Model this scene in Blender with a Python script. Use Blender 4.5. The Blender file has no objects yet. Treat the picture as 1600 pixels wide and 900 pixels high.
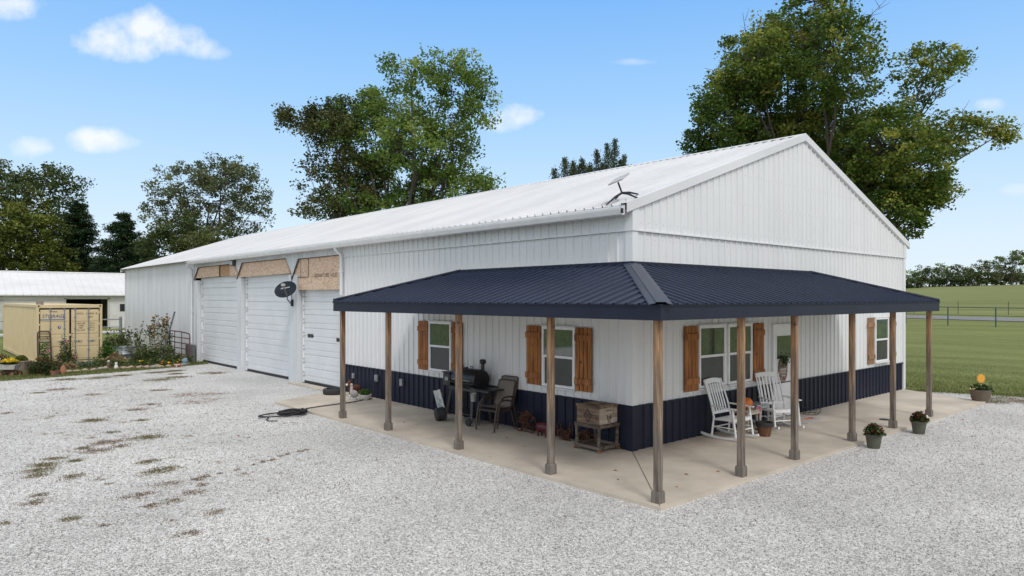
import bpy, bmesh, math, random
import numpy as np
from mathutils import Vector, Matrix, Euler
R = math.radians
C = bpy.context.scene.collection
sc = bpy.context.scene

# ------------------------------------------------------------------ camera
YAW = math.atan2(.6619, .7495)          # heading, clockwise from +Y
cam_d = bpy.data.cameras.new('camera')
cam = bpy.data.objects.new('camera', cam_d); C.objects.link(cam)
cam.location = (-10.09, -8.10, 2.80)
cam.rotation_euler = (R(90), 0, -YAW)
cam_d.sensor_width = 36; cam_d.lens = 24.48
cam_d.shift_y = 0.010
cam_d.clip_start = .1; cam_d.clip_end = 5000
sc.camera = cam

# ------------------------------------------------------------------ sky
SUN_EL, SUN_AZ = R(48), R(203)          # azimuth clockwise from +Y
world = bpy.data.worlds.new('World'); sc.world = world; world.use_nodes = True
nt = world.node_tree; N = nt.nodes; K = nt.links
for n in list(N): N.remove(n)
def wn(t, **kw):
    n = N.new(t)
    for k, v in kw.items(): setattr(n, k, v)
    return n
def wmath(op, a, b=None, clamp=False):
    n = wn('ShaderNodeMath', operation=op, use_clamp=clamp)
    for i, x in enumerate((a, b)):
        if x is None: continue
        if isinstance(x, (int, float)): n.inputs[i].default_value = x
        else: K.new(x, n.inputs[i])
    return n.outputs[0]
out = wn('ShaderNodeOutputWorld'); bg = wn('ShaderNodeBackground'); K.new(bg.outputs[0], out.inputs[0])
bg.inputs[1].default_value = SKY_S = 0.15
sky = wn('ShaderNodeTexSky', sky_type='NISHITA', sun_disc=False)
sky.sun_elevation = SUN_EL; sky.sun_rotation = SUN_AZ
sky.air_density = 1.0; sky.dust_density = 1.0; sky.ozone_density = 1.0; sky.altitude = 200
tc = wn('ShaderNodeTexCoord')
sep = wn('ShaderNodeSeparateXYZ'); K.new(tc.outputs['Generated'], sep.inputs[0])
# sky veil: pale towards the horizon, white added overhead, unseen, to neutralise the light
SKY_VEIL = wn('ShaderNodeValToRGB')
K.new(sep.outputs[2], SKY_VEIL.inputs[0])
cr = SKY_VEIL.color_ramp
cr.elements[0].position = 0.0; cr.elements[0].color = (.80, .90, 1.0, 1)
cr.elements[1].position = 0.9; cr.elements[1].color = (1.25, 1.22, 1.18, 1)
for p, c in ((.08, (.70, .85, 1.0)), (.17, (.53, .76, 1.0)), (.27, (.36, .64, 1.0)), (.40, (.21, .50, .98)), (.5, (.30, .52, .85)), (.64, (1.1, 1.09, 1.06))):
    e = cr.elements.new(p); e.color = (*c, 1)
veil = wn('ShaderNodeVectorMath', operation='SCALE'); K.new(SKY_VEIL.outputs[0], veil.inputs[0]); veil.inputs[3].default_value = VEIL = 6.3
# added glow towards the sun, unseen behind the camera, to brighten and warm the light
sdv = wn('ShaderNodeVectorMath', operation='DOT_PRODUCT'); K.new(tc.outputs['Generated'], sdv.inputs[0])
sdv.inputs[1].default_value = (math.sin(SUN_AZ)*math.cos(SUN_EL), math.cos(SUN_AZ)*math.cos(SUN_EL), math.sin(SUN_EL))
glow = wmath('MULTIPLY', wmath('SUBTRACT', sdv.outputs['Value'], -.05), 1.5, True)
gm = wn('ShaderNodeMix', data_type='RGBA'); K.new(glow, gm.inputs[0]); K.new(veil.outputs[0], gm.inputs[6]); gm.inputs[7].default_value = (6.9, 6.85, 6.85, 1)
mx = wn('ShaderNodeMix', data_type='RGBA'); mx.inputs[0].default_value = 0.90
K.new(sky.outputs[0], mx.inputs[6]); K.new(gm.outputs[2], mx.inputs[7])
# fair-weather clouds, each anchored to its own heading and height in the sky
rot = wn('ShaderNodeVectorRotate', rotation_type='Z_AXIS'); K.new(tc.outputs['Generated'], rot.inputs[0]); rot.inputs['Angle'].default_value = YAW
s2 = wn('ShaderNodeSeparateXYZ'); K.new(rot.outputs[0], s2.inputs[0])
ny = wmath('MAXIMUM', s2.outputs[1], .05)
A = wmath('DIVIDE', s2.outputs[0], ny); B = wmath('DIVIDE', s2.outputs[2], ny)
comb = wn('ShaderNodeCombineXYZ'); K.new(A, comb.inputs[0]); K.new(B, comb.inputs[1])
nz = wn('ShaderNodeTexNoise'); K.new(comb.outputs[0], nz.inputs[0])
nz.inputs['Scale'].default_value = 24; nz.inputs['Detail'].default_value = 12; nz.inputs['Roughness'].default_value = .60
nzc = wmath('MULTIPLY', wmath('SUBTRACT', nz.outputs[0], .5), 3.4)
clouds = [(175,62,54,28,1),(228,48,50,34,1),(262,62,52,28,1),(215,74,60,22,1),(310,74,34,16,.85),(340,82,22,11,.5),
          (152,219,48,20,1),(172,222,42,14,.8),(50,230,30,18,.85),(14,8,52,22,.9),
          (808,181,34,19,.95),(778,192,32,14,.6),(1548,165,24,12,.7),(988,97,34,5,.35),(1590,296,26,9,.35),(1250,160,6,3,.0)]
acc = None
for (px, py, rx, ry, op_) in clouds:
    a0, b0, ra, rb = (px-800)/1088, (466-py)/1088, rx/1088, ry/1088
    da = wmath('DIVIDE', wmath('SUBTRACT', A, a0), ra); db = wmath('DIVIDE', wmath('SUBTRACT', B, b0), rb)
    dd = wmath('ADD', wmath('MULTIPLY', da, da), wmath('MULTIPLY', db, db))
    dd = wmath('ADD', dd, nzc)
    v = wmath('MULTIPLY', wmath('SUBTRACT', 1.35, dd), .62, True)
    v = wmath('MULTIPLY', v, op_)
    acc = v if acc is None else wmath('MAXIMUM', acc, v)
acc = wmath('MULTIPLY', acc, wmath('GREATER_THAN', s2.outputs[1], .06))
front = wmath('POWER', acc, 1.15)
cmx = wn('ShaderNodeMix', data_type='RGBA'); K.new(wmath('MULTIPLY', front, .88), cmx.inputs[0])
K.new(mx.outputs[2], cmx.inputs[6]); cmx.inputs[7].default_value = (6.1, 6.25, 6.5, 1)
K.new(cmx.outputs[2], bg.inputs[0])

# ------------------------------------------------------------------ sun (soft, through thin cloud)
sd = bpy.data.lights.new('sun', 'SUN'); sun = bpy.data.objects.new('sun', sd); C.objects.link(sun)
sd.energy = 1.3; sd.angle = R(14); sd.color = (1, .975, .94)
to_sun = Vector((math.sin(SUN_AZ)*math.cos(SUN_EL), math.cos(SUN_AZ)*math.cos(SUN_EL), math.sin(SUN_EL)))
sun.rotation_euler = to_sun.to_track_quat('Z', 'Y').to_euler(); sun.location = (0, 0, 40)
vs = sc.view_settings
sc.display_settings.display_device = 'sRGB'
vs.view_transform = 'Standard'; vs.look = 'None'; vs.gamma = 1; vs.use_curve_mapping = False
vs.exposure = 0.12
sc.cycles.max_bounces = 6; sc.cycles.transparent_max_bounces = 8

# ------------------------------------------------------------------ materials
MATS = {}
def lin(c): return tuple(((x/255)/12.92 if x/255 <= .04045 else ((x/255+.055)/1.055)**2.4) for x in c)
def pm(name, c1, c2=None, scale=8, rough=.6, metal=0, bump=0, bscale=None, stretch=(1,1,1), detail=6, spec=None, attr=None, ior=None, contrast=(.35,.65), rot=None):
    """principled material whose colour wanders between c1 and c2 with noise"""
    if name in MATS: return MATS[name]
    m = bpy.data.materials.new(name); m.use_nodes = True; t = m.node_tree; n = t.nodes; l = t.links
    p = n['Principled BSDF']; p.inputs['Roughness'].default_value = rough; p.inputs['Metallic'].default_value = metal
    if spec is not None: p.inputs['Specular IOR Level'].default_value = spec
    if ior: p.inputs['IOR'].default_value = ior
    c2 = c2 or tuple(x*.86 for x in c1)
    co = n.new('ShaderNodeTexCoord'); mp = n.new('ShaderNodeMapping'); mp.inputs['Scale'].default_value = stretch
    l.new(co.outputs['Object'], mp.inputs[0])
    nz = n.new('ShaderNodeTexNoise'); nz.inputs['Scale'].default_value = scale; nz.inputs['Detail'].default_value = detail; nz.inputs['Roughness'].default_value = .6
    l.new(mp.outputs[0], nz.inputs[0])
    rp = n.new('ShaderNodeValToRGB'); l.new(nz.outputs[0], rp.inputs[0])
    rp.color_ramp.elements[0].position, rp.color_ramp.elements[1].position = contrast
    rp.color_ramp.elements[0].color = (*c1, 1); rp.color_ramp.elements[1].color = (*c2, 1)
    l.new(rp.outputs[0], p.inputs['Base Color'])
    if bump:
        nb = n.new('ShaderNodeTexNoise'); nb.inputs['Scale'].default_value = bscale or scale*3; nb.inputs['Detail'].default_value = 4
        l.new(mp.outputs[0], nb.inputs[0])
        b = n.new('ShaderNodeBump'); b.inputs['Strength'].default_value = bump; b.inputs['Distance'].default_value = .02
        l.new(nb.outputs[0], b.inputs['Height']); l.new(b.outputs[0], p.inputs['Normal'])
    MATS[name] = m; return m
M_white = pm('white painted steel', (.72,.735,.745), (.665,.68,.69), 1.6, .42, stretch=(1,1,.22), bump=.12, bscale=3.2, contrast=(.3,.7))
M_white2 = pm('white galvanised corrugated steel', (.66,.685,.705), (.55,.58,.605), 2.0, .45, stretch=(1,1,.18), bump=.14, bscale=4)
M_roofw = pm('white roof steel', (.69,.70,.71), (.60,.61,.63), .8, .45, stretch=(.3,1,1), bump=.04, bscale=6)
M_trim = pm('white trim', (.74,.75,.76), (.66,.67,.68), 3, .4)
M_vinyl = pm('white vinyl', (.80,.81,.83), (.74,.75,.77), 5, .35)
M_navy = pm('navy painted steel', (.017,.021,.040), (.013,.016,.031), 2, .45, bump=.04, bscale=7, spec=.22)
M_navyroof = pm('navy roof steel', (.010,.018,.042), (.015,.024,.052), 1.3, .38, bump=.05, bscale=5, spec=.28)
M_gdoor = pm('white garage door', (.70,.725,.745), (.65,.675,.695), 1.5, .4, stretch=(1,1,1))
M_seal = pm('black rubber', (.02,.02,.022), (.03,.03,.032), 20, .7)
M_conc = pm('concrete', (.57,.505,.415), (.37,.325,.27), .8, .85, bump=.15, bscale=60, contrast=(.36,.72), detail=12)
M_galv = pm('galvanised steel', (.34,.36,.38), (.24,.26,.28), 12, .42, .6)
M_black = pm('black steel', (.010,.010,.012), (.016,.016,.018), 10, .38)
M_glass = pm('window glass', (.030,.055,.042), (.065,.10,.078), 6, .04, ior=2.1)
M_screen = pm('insect screen', (.025,.028,.026), (.042,.046,.042), 3, .35, ior=1.6)
M_dark = pm('dark interior', (.004,.004,.004), (.006,.006,.006), 3, .9)

def wood(name, c1, c2, c3, grain=22, axis=2, rough=.75, weather=None):
    if name in MATS: return MATS[name]
    m = bpy.data.materials.new(name); m.use_nodes = True; t = m.node_tree; n = t.nodes; l = t.links
    p = n['Principled BSDF']; p.inputs['Roughness'].default_value = rough
    co = n.new('ShaderNodeTexCoord'); mp = n.new('ShaderNodeMapping'); s = [1, 1, 1]; s[axis] = .07; mp.inputs['Scale'].default_value = s
    l.new(co.outputs['Object'], mp.inputs[0])
    nz = n.new('ShaderNodeTexNoise'); nz.inputs['Scale'].default_value = grain; nz.inputs['Detail'].default_value = 8; nz.inputs['Distortion'].default_value = .6
    l.new(mp.outputs[0], nz.inputs[0])
    rp = n.new('ShaderNodeValToRGB'); l.new(nz.outputs[0], rp.inputs[0]); e = rp.color_ramp.elements
    e[0].position = .3; e[0].color = (*c1, 1); e[1].position = .72; e[1].color = (*c3, 1)
    k = e.new(.5); k.color = (*c2, 1)
    n2 = n.new('ShaderNodeTexNoise'); n2.inputs['Scale'].default_value = 1.7; n2.inputs['Detail'].default_value = 3; l.new(co.outputs['Object'], n2.inputs[0])
    vor = n.new('ShaderNodeTexVoronoi'); vor.inputs['Scale'].default_value = 3.4; l.new(co.outputs['Object'], vor.inputs[0])
    kr = n.new('ShaderNodeValToRGB'); l.new(vor.outputs['Distance'], kr.inputs[0])
    kr.color_ramp.elements[0].position = .06; kr.color_ramp.elements[0].color = (.25,.22,.2,1); kr.color_ramp.elements[1].position = .13; kr.color_ramp.elements[1].color = (1,1,1,1)
    ml = n.new('ShaderNodeMix'); ml.data_type = 'RGBA'; ml.blend_type = 'MULTIPLY'; ml.inputs[0].default_value = 1
    l.new(rp.outputs[0], ml.inputs[6]); l.new(kr.outputs[0], ml.inputs[7])
    hs = n.new('ShaderNodeHueSaturation'); l.new(ml.outputs[2], hs.inputs['Color'])
    mr = n.new('ShaderNodeMapRange'); mr.inputs[1].default_value = .3; mr.inputs[2].default_value = .7; mr.inputs[3].default_value = .78; mr.inputs[4].default_value = 1.2
    l.new(n2.outputs[0], mr.inputs[0]); l.new(mr.outputs[0], hs.inputs['Value']); l.new(hs.outputs[0], p.inputs['Base Color'])
    if weather:      # rain-greyed lower length, sheltered top still tan
        sz = n.new('ShaderNodeSeparateXYZ'); l.new(co.outputs['Object'], sz.inputs[0]); ad_ = n.new('ShaderNodeMath'); ad_.operation = 'MULTIPLY_ADD'; l.new(n2.outputs[0], ad_.inputs[0]); ad_.inputs[1].default_value = 1.4; l.new(sz.outputs[2], ad_.inputs[2])
        wr = n.new('ShaderNodeMapRange'); wr.inputs[1].default_value = 1.2; wr.inputs[2].default_value = 3.0; l.new(ad_.outputs[0], wr.inputs[0])
        wm = n.new('ShaderNodeMix'); wm.data_type = 'RGBA'; wm.blend_type = 'MULTIPLY'; l.new(wr.outputs[0], wm.inputs[0]); l.new(hs.outputs[0], wm.inputs[6]); wm.inputs[7].default_value = (*weather, 1); l.new(wm.outputs[2], p.inputs['Base Color'])
    b = n.new('ShaderNodeBump'); b.inputs['Strength'].default_value = .35; b.inputs['Distance'].default_value = .01
    l.new(nz.outputs[0], b.inputs['Height']); l.new(b.outputs[0], p.inputs['Normal'])
    MATS[name] = m; return m
M_post = wood('weathered post wood', (.070,.056,.045), (.150,.124,.102), (.27,.23,.19), 26, weather=(1.5,1.05,.68))
M_postb = wood('grey weathered wood', (.10,.085,.072), (.17,.15,.13), (.24,.21,.185), 26)
M_cedar = wood('stained cedar', (.15,.050,.012), (.31,.115,.028), (.42,.18,.052), 20)
M_cedar2 = wood('faded cedar', (.14,.075,.035), (.26,.145,.07), (.38,.24,.14), 20)
M_crate = wood('old crate wood', (.060,.040,.026), (.165,.112,.072), (.30,.215,.14), 18, 1)
M_stand = wood('grey stand wood', (.050,.038,.030), (.115,.088,.068), (.20,.165,.13), 18, 1)
M_crate2 = wood('pale crate board', (.16,.115,.085), (.32,.26,.20), (.46,.39,.32), 14, 0)

def osb(name):
    m = bpy.data.materials.new(name); m.use_nodes = True; t = m.node_tree; n = t.nodes; l = t.links
    p = n['Principled BSDF']; p.inputs['Roughness'].default_value = .8
    co = n.new('ShaderNodeTexCoord'); nz = n.new('ShaderNodeTexNoise'); nz.inputs['Scale'].default_value = 9; l.new(co.outputs['Object'], nz.inputs[0])
    ad = n.new('ShaderNodeMix'); ad.data_type = 'RGBA'; ad.inputs[0].default_value = .12; l.new(co.outputs['Object'], ad.inputs[6]); l.new(nz.outputs['Color'], ad.inputs[7])
    mp = n.new('ShaderNodeMapping'); mp.inputs['Scale'].default_value = (1, 1, 2.2); mp.inputs['Rotation'].default_value = (.5, 0, 0); l.new(ad.outputs[2], mp.inputs[0])
    v = n.new('ShaderNodeTexVoronoi'); v.inputs['Scale'].default_value = 17; l.new(mp.outputs[0], v.inputs[0])
    rp = n.new('ShaderNodeValToRGB'); e = rp.color_ramp.elements
    sp = n.new('ShaderNodeSeparateColor'); l.new(v.outputs['Color'], sp.inputs[0]); l.new(sp.outputs[0], rp.inputs[0])
    e[0].color = (.46,.29,.19,1); e[1].color = (.72,.56,.43,1); k = e.new(.4); k.color = (.62,.45,.325,1)
    l.new(rp.outputs[0], p.inputs['Base Color']); return m
M_osb = osb('oriented strand board')
M_ply = pm('orange plywood', (.42,.23,.12), (.50,.31,.18), 5, .8, stretch=(1,1,4))

def ground_mats():
    # gravel: pale crushed stone with dark gaps, weedy and rusty patches where they lie
    m = bpy.data.materials.new('crushed limestone gravel'); m.use_nodes = True; t = m.node_tree; n = t.nodes; l = t.links
    p = n['Principled BSDF']; p.inputs['Roughness'].default_value = .9
    co = n.new('ShaderNodeTexCoord')
    wob = n.new('ShaderNodeTexNoise'); wob.inputs['Scale'].default_value = 14; l.new(co.outputs['Object'], wob.inputs[0])
    ad = n.new('ShaderNodeMix'); ad.data_type = 'RGBA'; ad.inputs[0].default_value = .03; l.new(co.outputs['Object'], ad.inputs[6]); l.new(wob.outputs['Color'], ad.inputs[7])
    v = n.new('ShaderNodeTexVoronoi'); v.inputs['Scale'].default_value = 52; l.new(ad.outputs[2], v.inputs[0])
    v2 = n.new('ShaderNodeTexVoronoi'); v2.inputs['Scale'].default_value = 105; l.new(ad.outputs[2], v2.inputs[0])
    sp = n.new('ShaderNodeSeparateColor'); l.new(v.outputs['Color'], sp.inputs[0])
    sp2 = n.new('ShaderNodeSeparateColor'); l.new(v2.outputs['Color'], sp2.inputs[0])
    av = n.new('ShaderNodeMath'); av.operation = 'ADD'; l.new(sp.outputs[0], av.inputs[0]); l.new(sp2.outputs[1], av.inputs[1])
    hv = n.new('ShaderNodeMath'); hv.operation = 'MULTIPLY'; hv.inputs[1].default_value = .5; l.new(av.outputs[0], hv.inputs[0])
    rp = n.new('ShaderNodeValToRGB'); l.new(hv.outputs[0], rp.inputs[0]); e = rp.color_ramp.elements
    e[0].position = .12; e[0].color = (.15,.145,.138,1); e[1].position = .88; e[1].color = (.82,.81,.79,1)
    for q, cc in ((.30,(.36,.352,.34)), (.48,(.54,.532,.515)), (.66,(.68,.67,.65))):
        k = e.new(q); k.color = (*cc, 1)
    big = n.new('ShaderNodeTexNoise'); big.inputs['Scale'].default_value = .35; big.inputs['Detail'].default_value = 7; l.new(co.outputs['Object'], big.inputs[0])
    mr = n.new('ShaderNodeMapRange'); mr.inputs[1].default_value = .3; mr.inputs[2].default_value = .7; mr.inputs[3].default_value = .82; mr.inputs[4].default_value = 1.12; l.new(big.outputs[0], mr.inputs[0])
    hs = n.new('ShaderNodeHueSaturation'); l.new(rp.outputs[0], hs.inputs['Color']); l.new(mr.outputs[0], hs.inputs['Value'])
    col = hs.outputs[0]
    # soil patches
    pn = n.new('ShaderNodeTexNoise'); pn.inputs['Scale'].default_value = 7.0; pn.inputs['Detail'].default_value = 8; pn.inputs['Roughness'].default_value = .75; l.new(co.outputs['Object'], pn.inputs[0])
    sx = n.new('ShaderNodeSeparateXYZ'); l.new(co.outputs['Object'], sx.inputs[0])
    def mth(op, a, b, cl=False):
        q = n.new('ShaderNodeMath'); q.operation = op; q.use_clamp = cl
        for i, x in enumerate((a, b)):
            if isinstance(x, (int, float)): q.inputs[i].default_value = x
            else: l.new(x, q.inputs[i])
        return q.outputs[0]
    nn = mth('MULTIPLY', mth('SUBTRACT', pn.outputs[0], .47), 13)
    for grp, colr in ((PATCH_G, (.115,.105,.045,1)), (PATCH_B, (.17,.12,.072,1)), (PATCH_D, (.20,.12,.075,1))):
        acc = None
        for (x, y, rx, ry, o) in grp:
            a = mth('DIVIDE', mth('SUBTRACT', sx.outputs[0], x), rx); b = mth('DIVIDE', mth('SUBTRACT', sx.outputs[1], y), ry)
            d = mth('ADD', mth('ADD', mth('MULTIPLY', a, a), mth('MULTIPLY', b, b)), nn)
            w = mth('MULTIPLY', mth('MULTIPLY', mth('SUBTRACT', 1.0, d), 2.2, True), o)
            acc = w if acc is None else mth('MAXIMUM', acc, w)
        stone = mth('MULTIPLY', acc, mth('SUBTRACT', 1.25, mth('MULTIPLY', sp.outputs[1], .7), True))
        mm = n.new('ShaderNodeMix'); mm.data_type = 'RGBA'; l.new(stone, mm.inputs[0]); l.new(col, mm.inputs[6]); mm.inputs[7].default_value = colr
        col = mm.outputs[2]
    # scattered dirt showing through the thin left part of the drive
    dn = n.new('ShaderNodeTexNoise'); dn.inputs['Scale'].default_value = 1.9; dn.inputs['Detail'].default_value = 10; dn.inputs['Roughness'].default_value = .68
    dmp = n.new('ShaderNodeMapping'); dmp.inputs['Scale'].default_value = (1.3, .8, 1); dmp.inputs['Rotation'].default_value = (0, 0, .7); l.new(co.outputs['Object'], dmp.inputs[0]); l.new(dmp.outputs[0], dn.inputs[0])
    ea = mth('DIVIDE', mth('SUBTRACT', sx.outputs[0], -6.3), 4.2); eb = mth('DIVIDE', mth('SUBTRACT', sx.outputs[1], 11.0), 11.5)
    reg = mth('MULTIPLY', mth('SUBTRACT', 1.0, mth('ADD', mth('MULTIPLY', ea, ea), mth('MULTIPLY', eb, eb))), .09)
    dm = mth('MULTIPLY', mth('SUBTRACT', mth('ADD', dn.outputs[0], reg), .675), 16, True)
    dm = mth('MULTIPLY', dm, mth('SUBTRACT', 1.1, mth('MULTIPLY', sp.outputs[1], .6), True))
    m4 = n.new('ShaderNodeMix'); m4.data_type = 'RGBA'; l.new(dm, m4.inputs[0]); l.new(col, m4.inputs[6]); m4.inputs[7].default_value = (.20,.155,.10,1)
    col = m4.outputs[2]
    l.new(col, p.inputs['Base Color'])
    b = n.new('ShaderNodeBump'); b.inputs['Strength'].default_value = .9; b.inputs['Distance'].default_value = .012; b.invert = True
    l.new(v.outputs['Distance'], b.inputs['Height']); l.new(b.outputs[0], p.inputs['Normal'])
    # grass
    def grass(name, c, scale, streak):
        g = bpy.data.materials.new(name); g.use_nodes = True; t = g.node_tree; n = t.nodes; l = t.links
        p = n['Principled BSDF']; p.inputs['Roughness'].default_value = .95; p.inputs['Specular IOR Level'].default_value = .15
        co = n.new('ShaderNodeTexCoord'); n1 = n.new('ShaderNodeTexNoise'); n1.inputs['Scale'].default_value = scale; n1.inputs['Detail'].default_value = 12; n1.inputs['Roughness'].default_value = .72
        mp = n.new('ShaderNodeMapping'); mp.inputs['Scale'].default_value = streak; mp.inputs['Rotation'].default_value = (0, 0, R(21)); l.new(co.outputs['Object'], mp.inputs[0]); l.new(mp.outputs[0], n1.inputs[0])
        n2 = n.new('ShaderNodeTexNoise'); n2.inputs['Scale'].default_value = 9; n2.inputs['Detail'].default_value = 8; n2.inputs['Roughness'].default_value = .8; l.new(co.outputs['Object'], n2.inputs[0])
        a = n.new('ShaderNodeMath'); a.operation = 'ADD'; l.new(n1.outputs[0], a.inputs[0]); l.new(n2.outputs[0], a.inputs[1])
        h = n.new('ShaderNodeMath'); h.operation = 'MULTIPLY'; h.inputs[1].default_value = .5; l.new(a.outputs[0], h.inputs[0])
        rp = n.new('ShaderNodeValToRGB'); l.new(h.outputs[0], rp.inputs[0]); e = rp.color_ramp.elements
        e[0].position = .38; e[0].color = (*c[0], 1); e[1].position = .62; e[1].color = (*c[2], 1); k = e.new(.5); k.color = (*c[1], 1)
        l.new(rp.outputs[0], p.inputs['Base Color'])
        b = n.new('ShaderNodeBump'); b.inputs['Strength'].default_value = .6; b.inputs['Distance'].default_value = .05; l.new(n2.outputs[0], b.inputs['Height']); l.new(b.outputs[0], p.inputs['Normal'])
        return g
    lawn = grass('mown grass', ((.095,.120,.032), (.155,.180,.054), (.235,.245,.095)), .6, (1, .12, 1))
    field = grass('rough pasture', ((.12,.145,.045), (.165,.185,.064), (.23,.235,.098)), .15, (1, .25, 1))
    return m, lawn, field
PATCH_G = [(-8.44, 5.33, 0.19, 0.17, 0.8), (-8.3, 5.71, 0.23, 0.21, 0.8), (-8.15, 6.1, 0.26, 0.23, 0.8), (-7.99, 6.53, 0.18, 0.16, 0.8), (-7.95, 4.84, 0.18, 0.16, 0.8), (-8.41, 2.41, 0.14, 0.12, 0.8), (-9.05, 2.74, 0.08, 0.07, 0.8), (-6.82, 4.39, 0.28, 0.26, 0.8), (-6.83, 5.18, 0.2, 0.18, 0.8), (-6.32, 7.55, 0.31, 0.28, 0.8), (-6.67, 10.44, 0.31, 0.28, 0.8), (-7.74, 6.12, 0.15, 0.13, 0.8), (-8.56, 3.94, 0.12, 0.11, 0.8), (-6.68, 8.6, 0.15, 0.13, 0.8), (-5.83, 9.8, 0.16, 0.15, 0.8), (-6.9, 17.04, 0.2, 0.18, 0.8), (-7.39, 7.2, 0.16, 0.15, 0.8), (-3.2, 18.3, 0.54, 0.49, 0.8), (-2.5, 18.7, 0.41, 0.36, 0.8), (-5.6, 20.5, 0.47, 0.43, 0.8), (-4.6, 20.3, 0.47, 0.43, 0.8), (-3.9, 20.6, 0.38, 0.34, 0.8), (-2.6, 21.0, 0.47, 0.43, 0.8), (-1.9, 21.1, 0.41, 0.36, 0.8), (-2.2, 19.9, 0.32, 0.29, 0.8), (-1.1, 19.3, 0.54, 0.49, 0.8), (12.6, -2.6, 0.47, 0.43, 0.8), (13.4, -2.3, 0.54, 0.49, 0.8), (13.9, -4, 0.54, 0.49, 0.8)]
PATCH_B = [(-7.02, 3.41, 0.19, 0.17, 0.95), (-7.44, 3.0, 0.22, 0.2, 0.95), (-7.49, 2.34, 0.15, 0.14, 0.95), (-7.19, 2.39, 0.15, 0.14, 0.95), (-6.56, 3.36, 0.11, 0.1, 0.95), (-6.41, 3.48, 0.11, 0.1, 0.95), (-6.84, 2.64, 0.18, 0.16, 0.95), (-6.92, 1.49, 0.16, 0.15, 0.95), (-7.44, 0.8, 0.14, 0.12, 0.95), (-8.65, 3.6, 0.22, 0.2, 0.95), (-6.9, 7.56, 0.34, 0.3, 0.95), (-6.84, 6.95, 0.22, 0.2, 0.95), (-6.31, 17.5, 0.39, 0.35, 0.95), (-7.31, 6.76, 0.29, 0.26, 0.95), (-3.99, 15.25, 0.29, 0.26, 0.95), (-5.47, 11.6, 0.3, 0.27, 0.95), (-4.99, 12.33, 0.25, 0.23, 0.95), (-8.06, 13.1, 0.15, 0.14, 0.95), (-7.7, 4.36, 0.09, 0.08, 0.95), (-7.64, 4.0, 0.07, 0.07, 0.95), (-6.6, 2.99, 0.09, 0.08, 0.95), (-8.16, 1.82, 0.06, 0.06, 0.95), (-6.16, 3.53, 0.06, 0.06, 0.95), (-5.76, 15.48, 0.24, 0.21, 0.95), (13.2, -3, 0.56, 0.51, 0.95), (-5.87, 3.56, 0.06, 0.05, 0.9), (-5.54, 3.74, 0.06, 0.05, 0.9), (-5.32, 3.86, 0.07, 0.06, 0.9), (-5.14, 3.89, 0.07, 0.06, 0.9), (-4.89, 4.06, 0.08, 0.07, 0.9), (-4.74, 4.14, 0.06, 0.05, 0.9), (-4.49, 4.2, 0.08, 0.07, 0.9), (-4.31, 4.26, 0.06, 0.05, 0.9)]
PATCH_D = [(-3.71, 13.67, 0.56, 0.5, 0.95), (-3.17, 13.37, 0.5, 0.45, 0.95), (-4.01, 12.07, 0.5, 0.45, 0.95), (-3.49, 12.3, 0.4, 0.36, 0.95)]
M_gravel, M_lawn, M_field = ground_mats()
M_asph = pm('asphalt', (.20,.20,.205), (.15,.15,.155), 3, .9)
M_soil = pm('garden soil', (.10,.075,.045), (.06,.048,.03), 4, .95, bump=.4)

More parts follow.
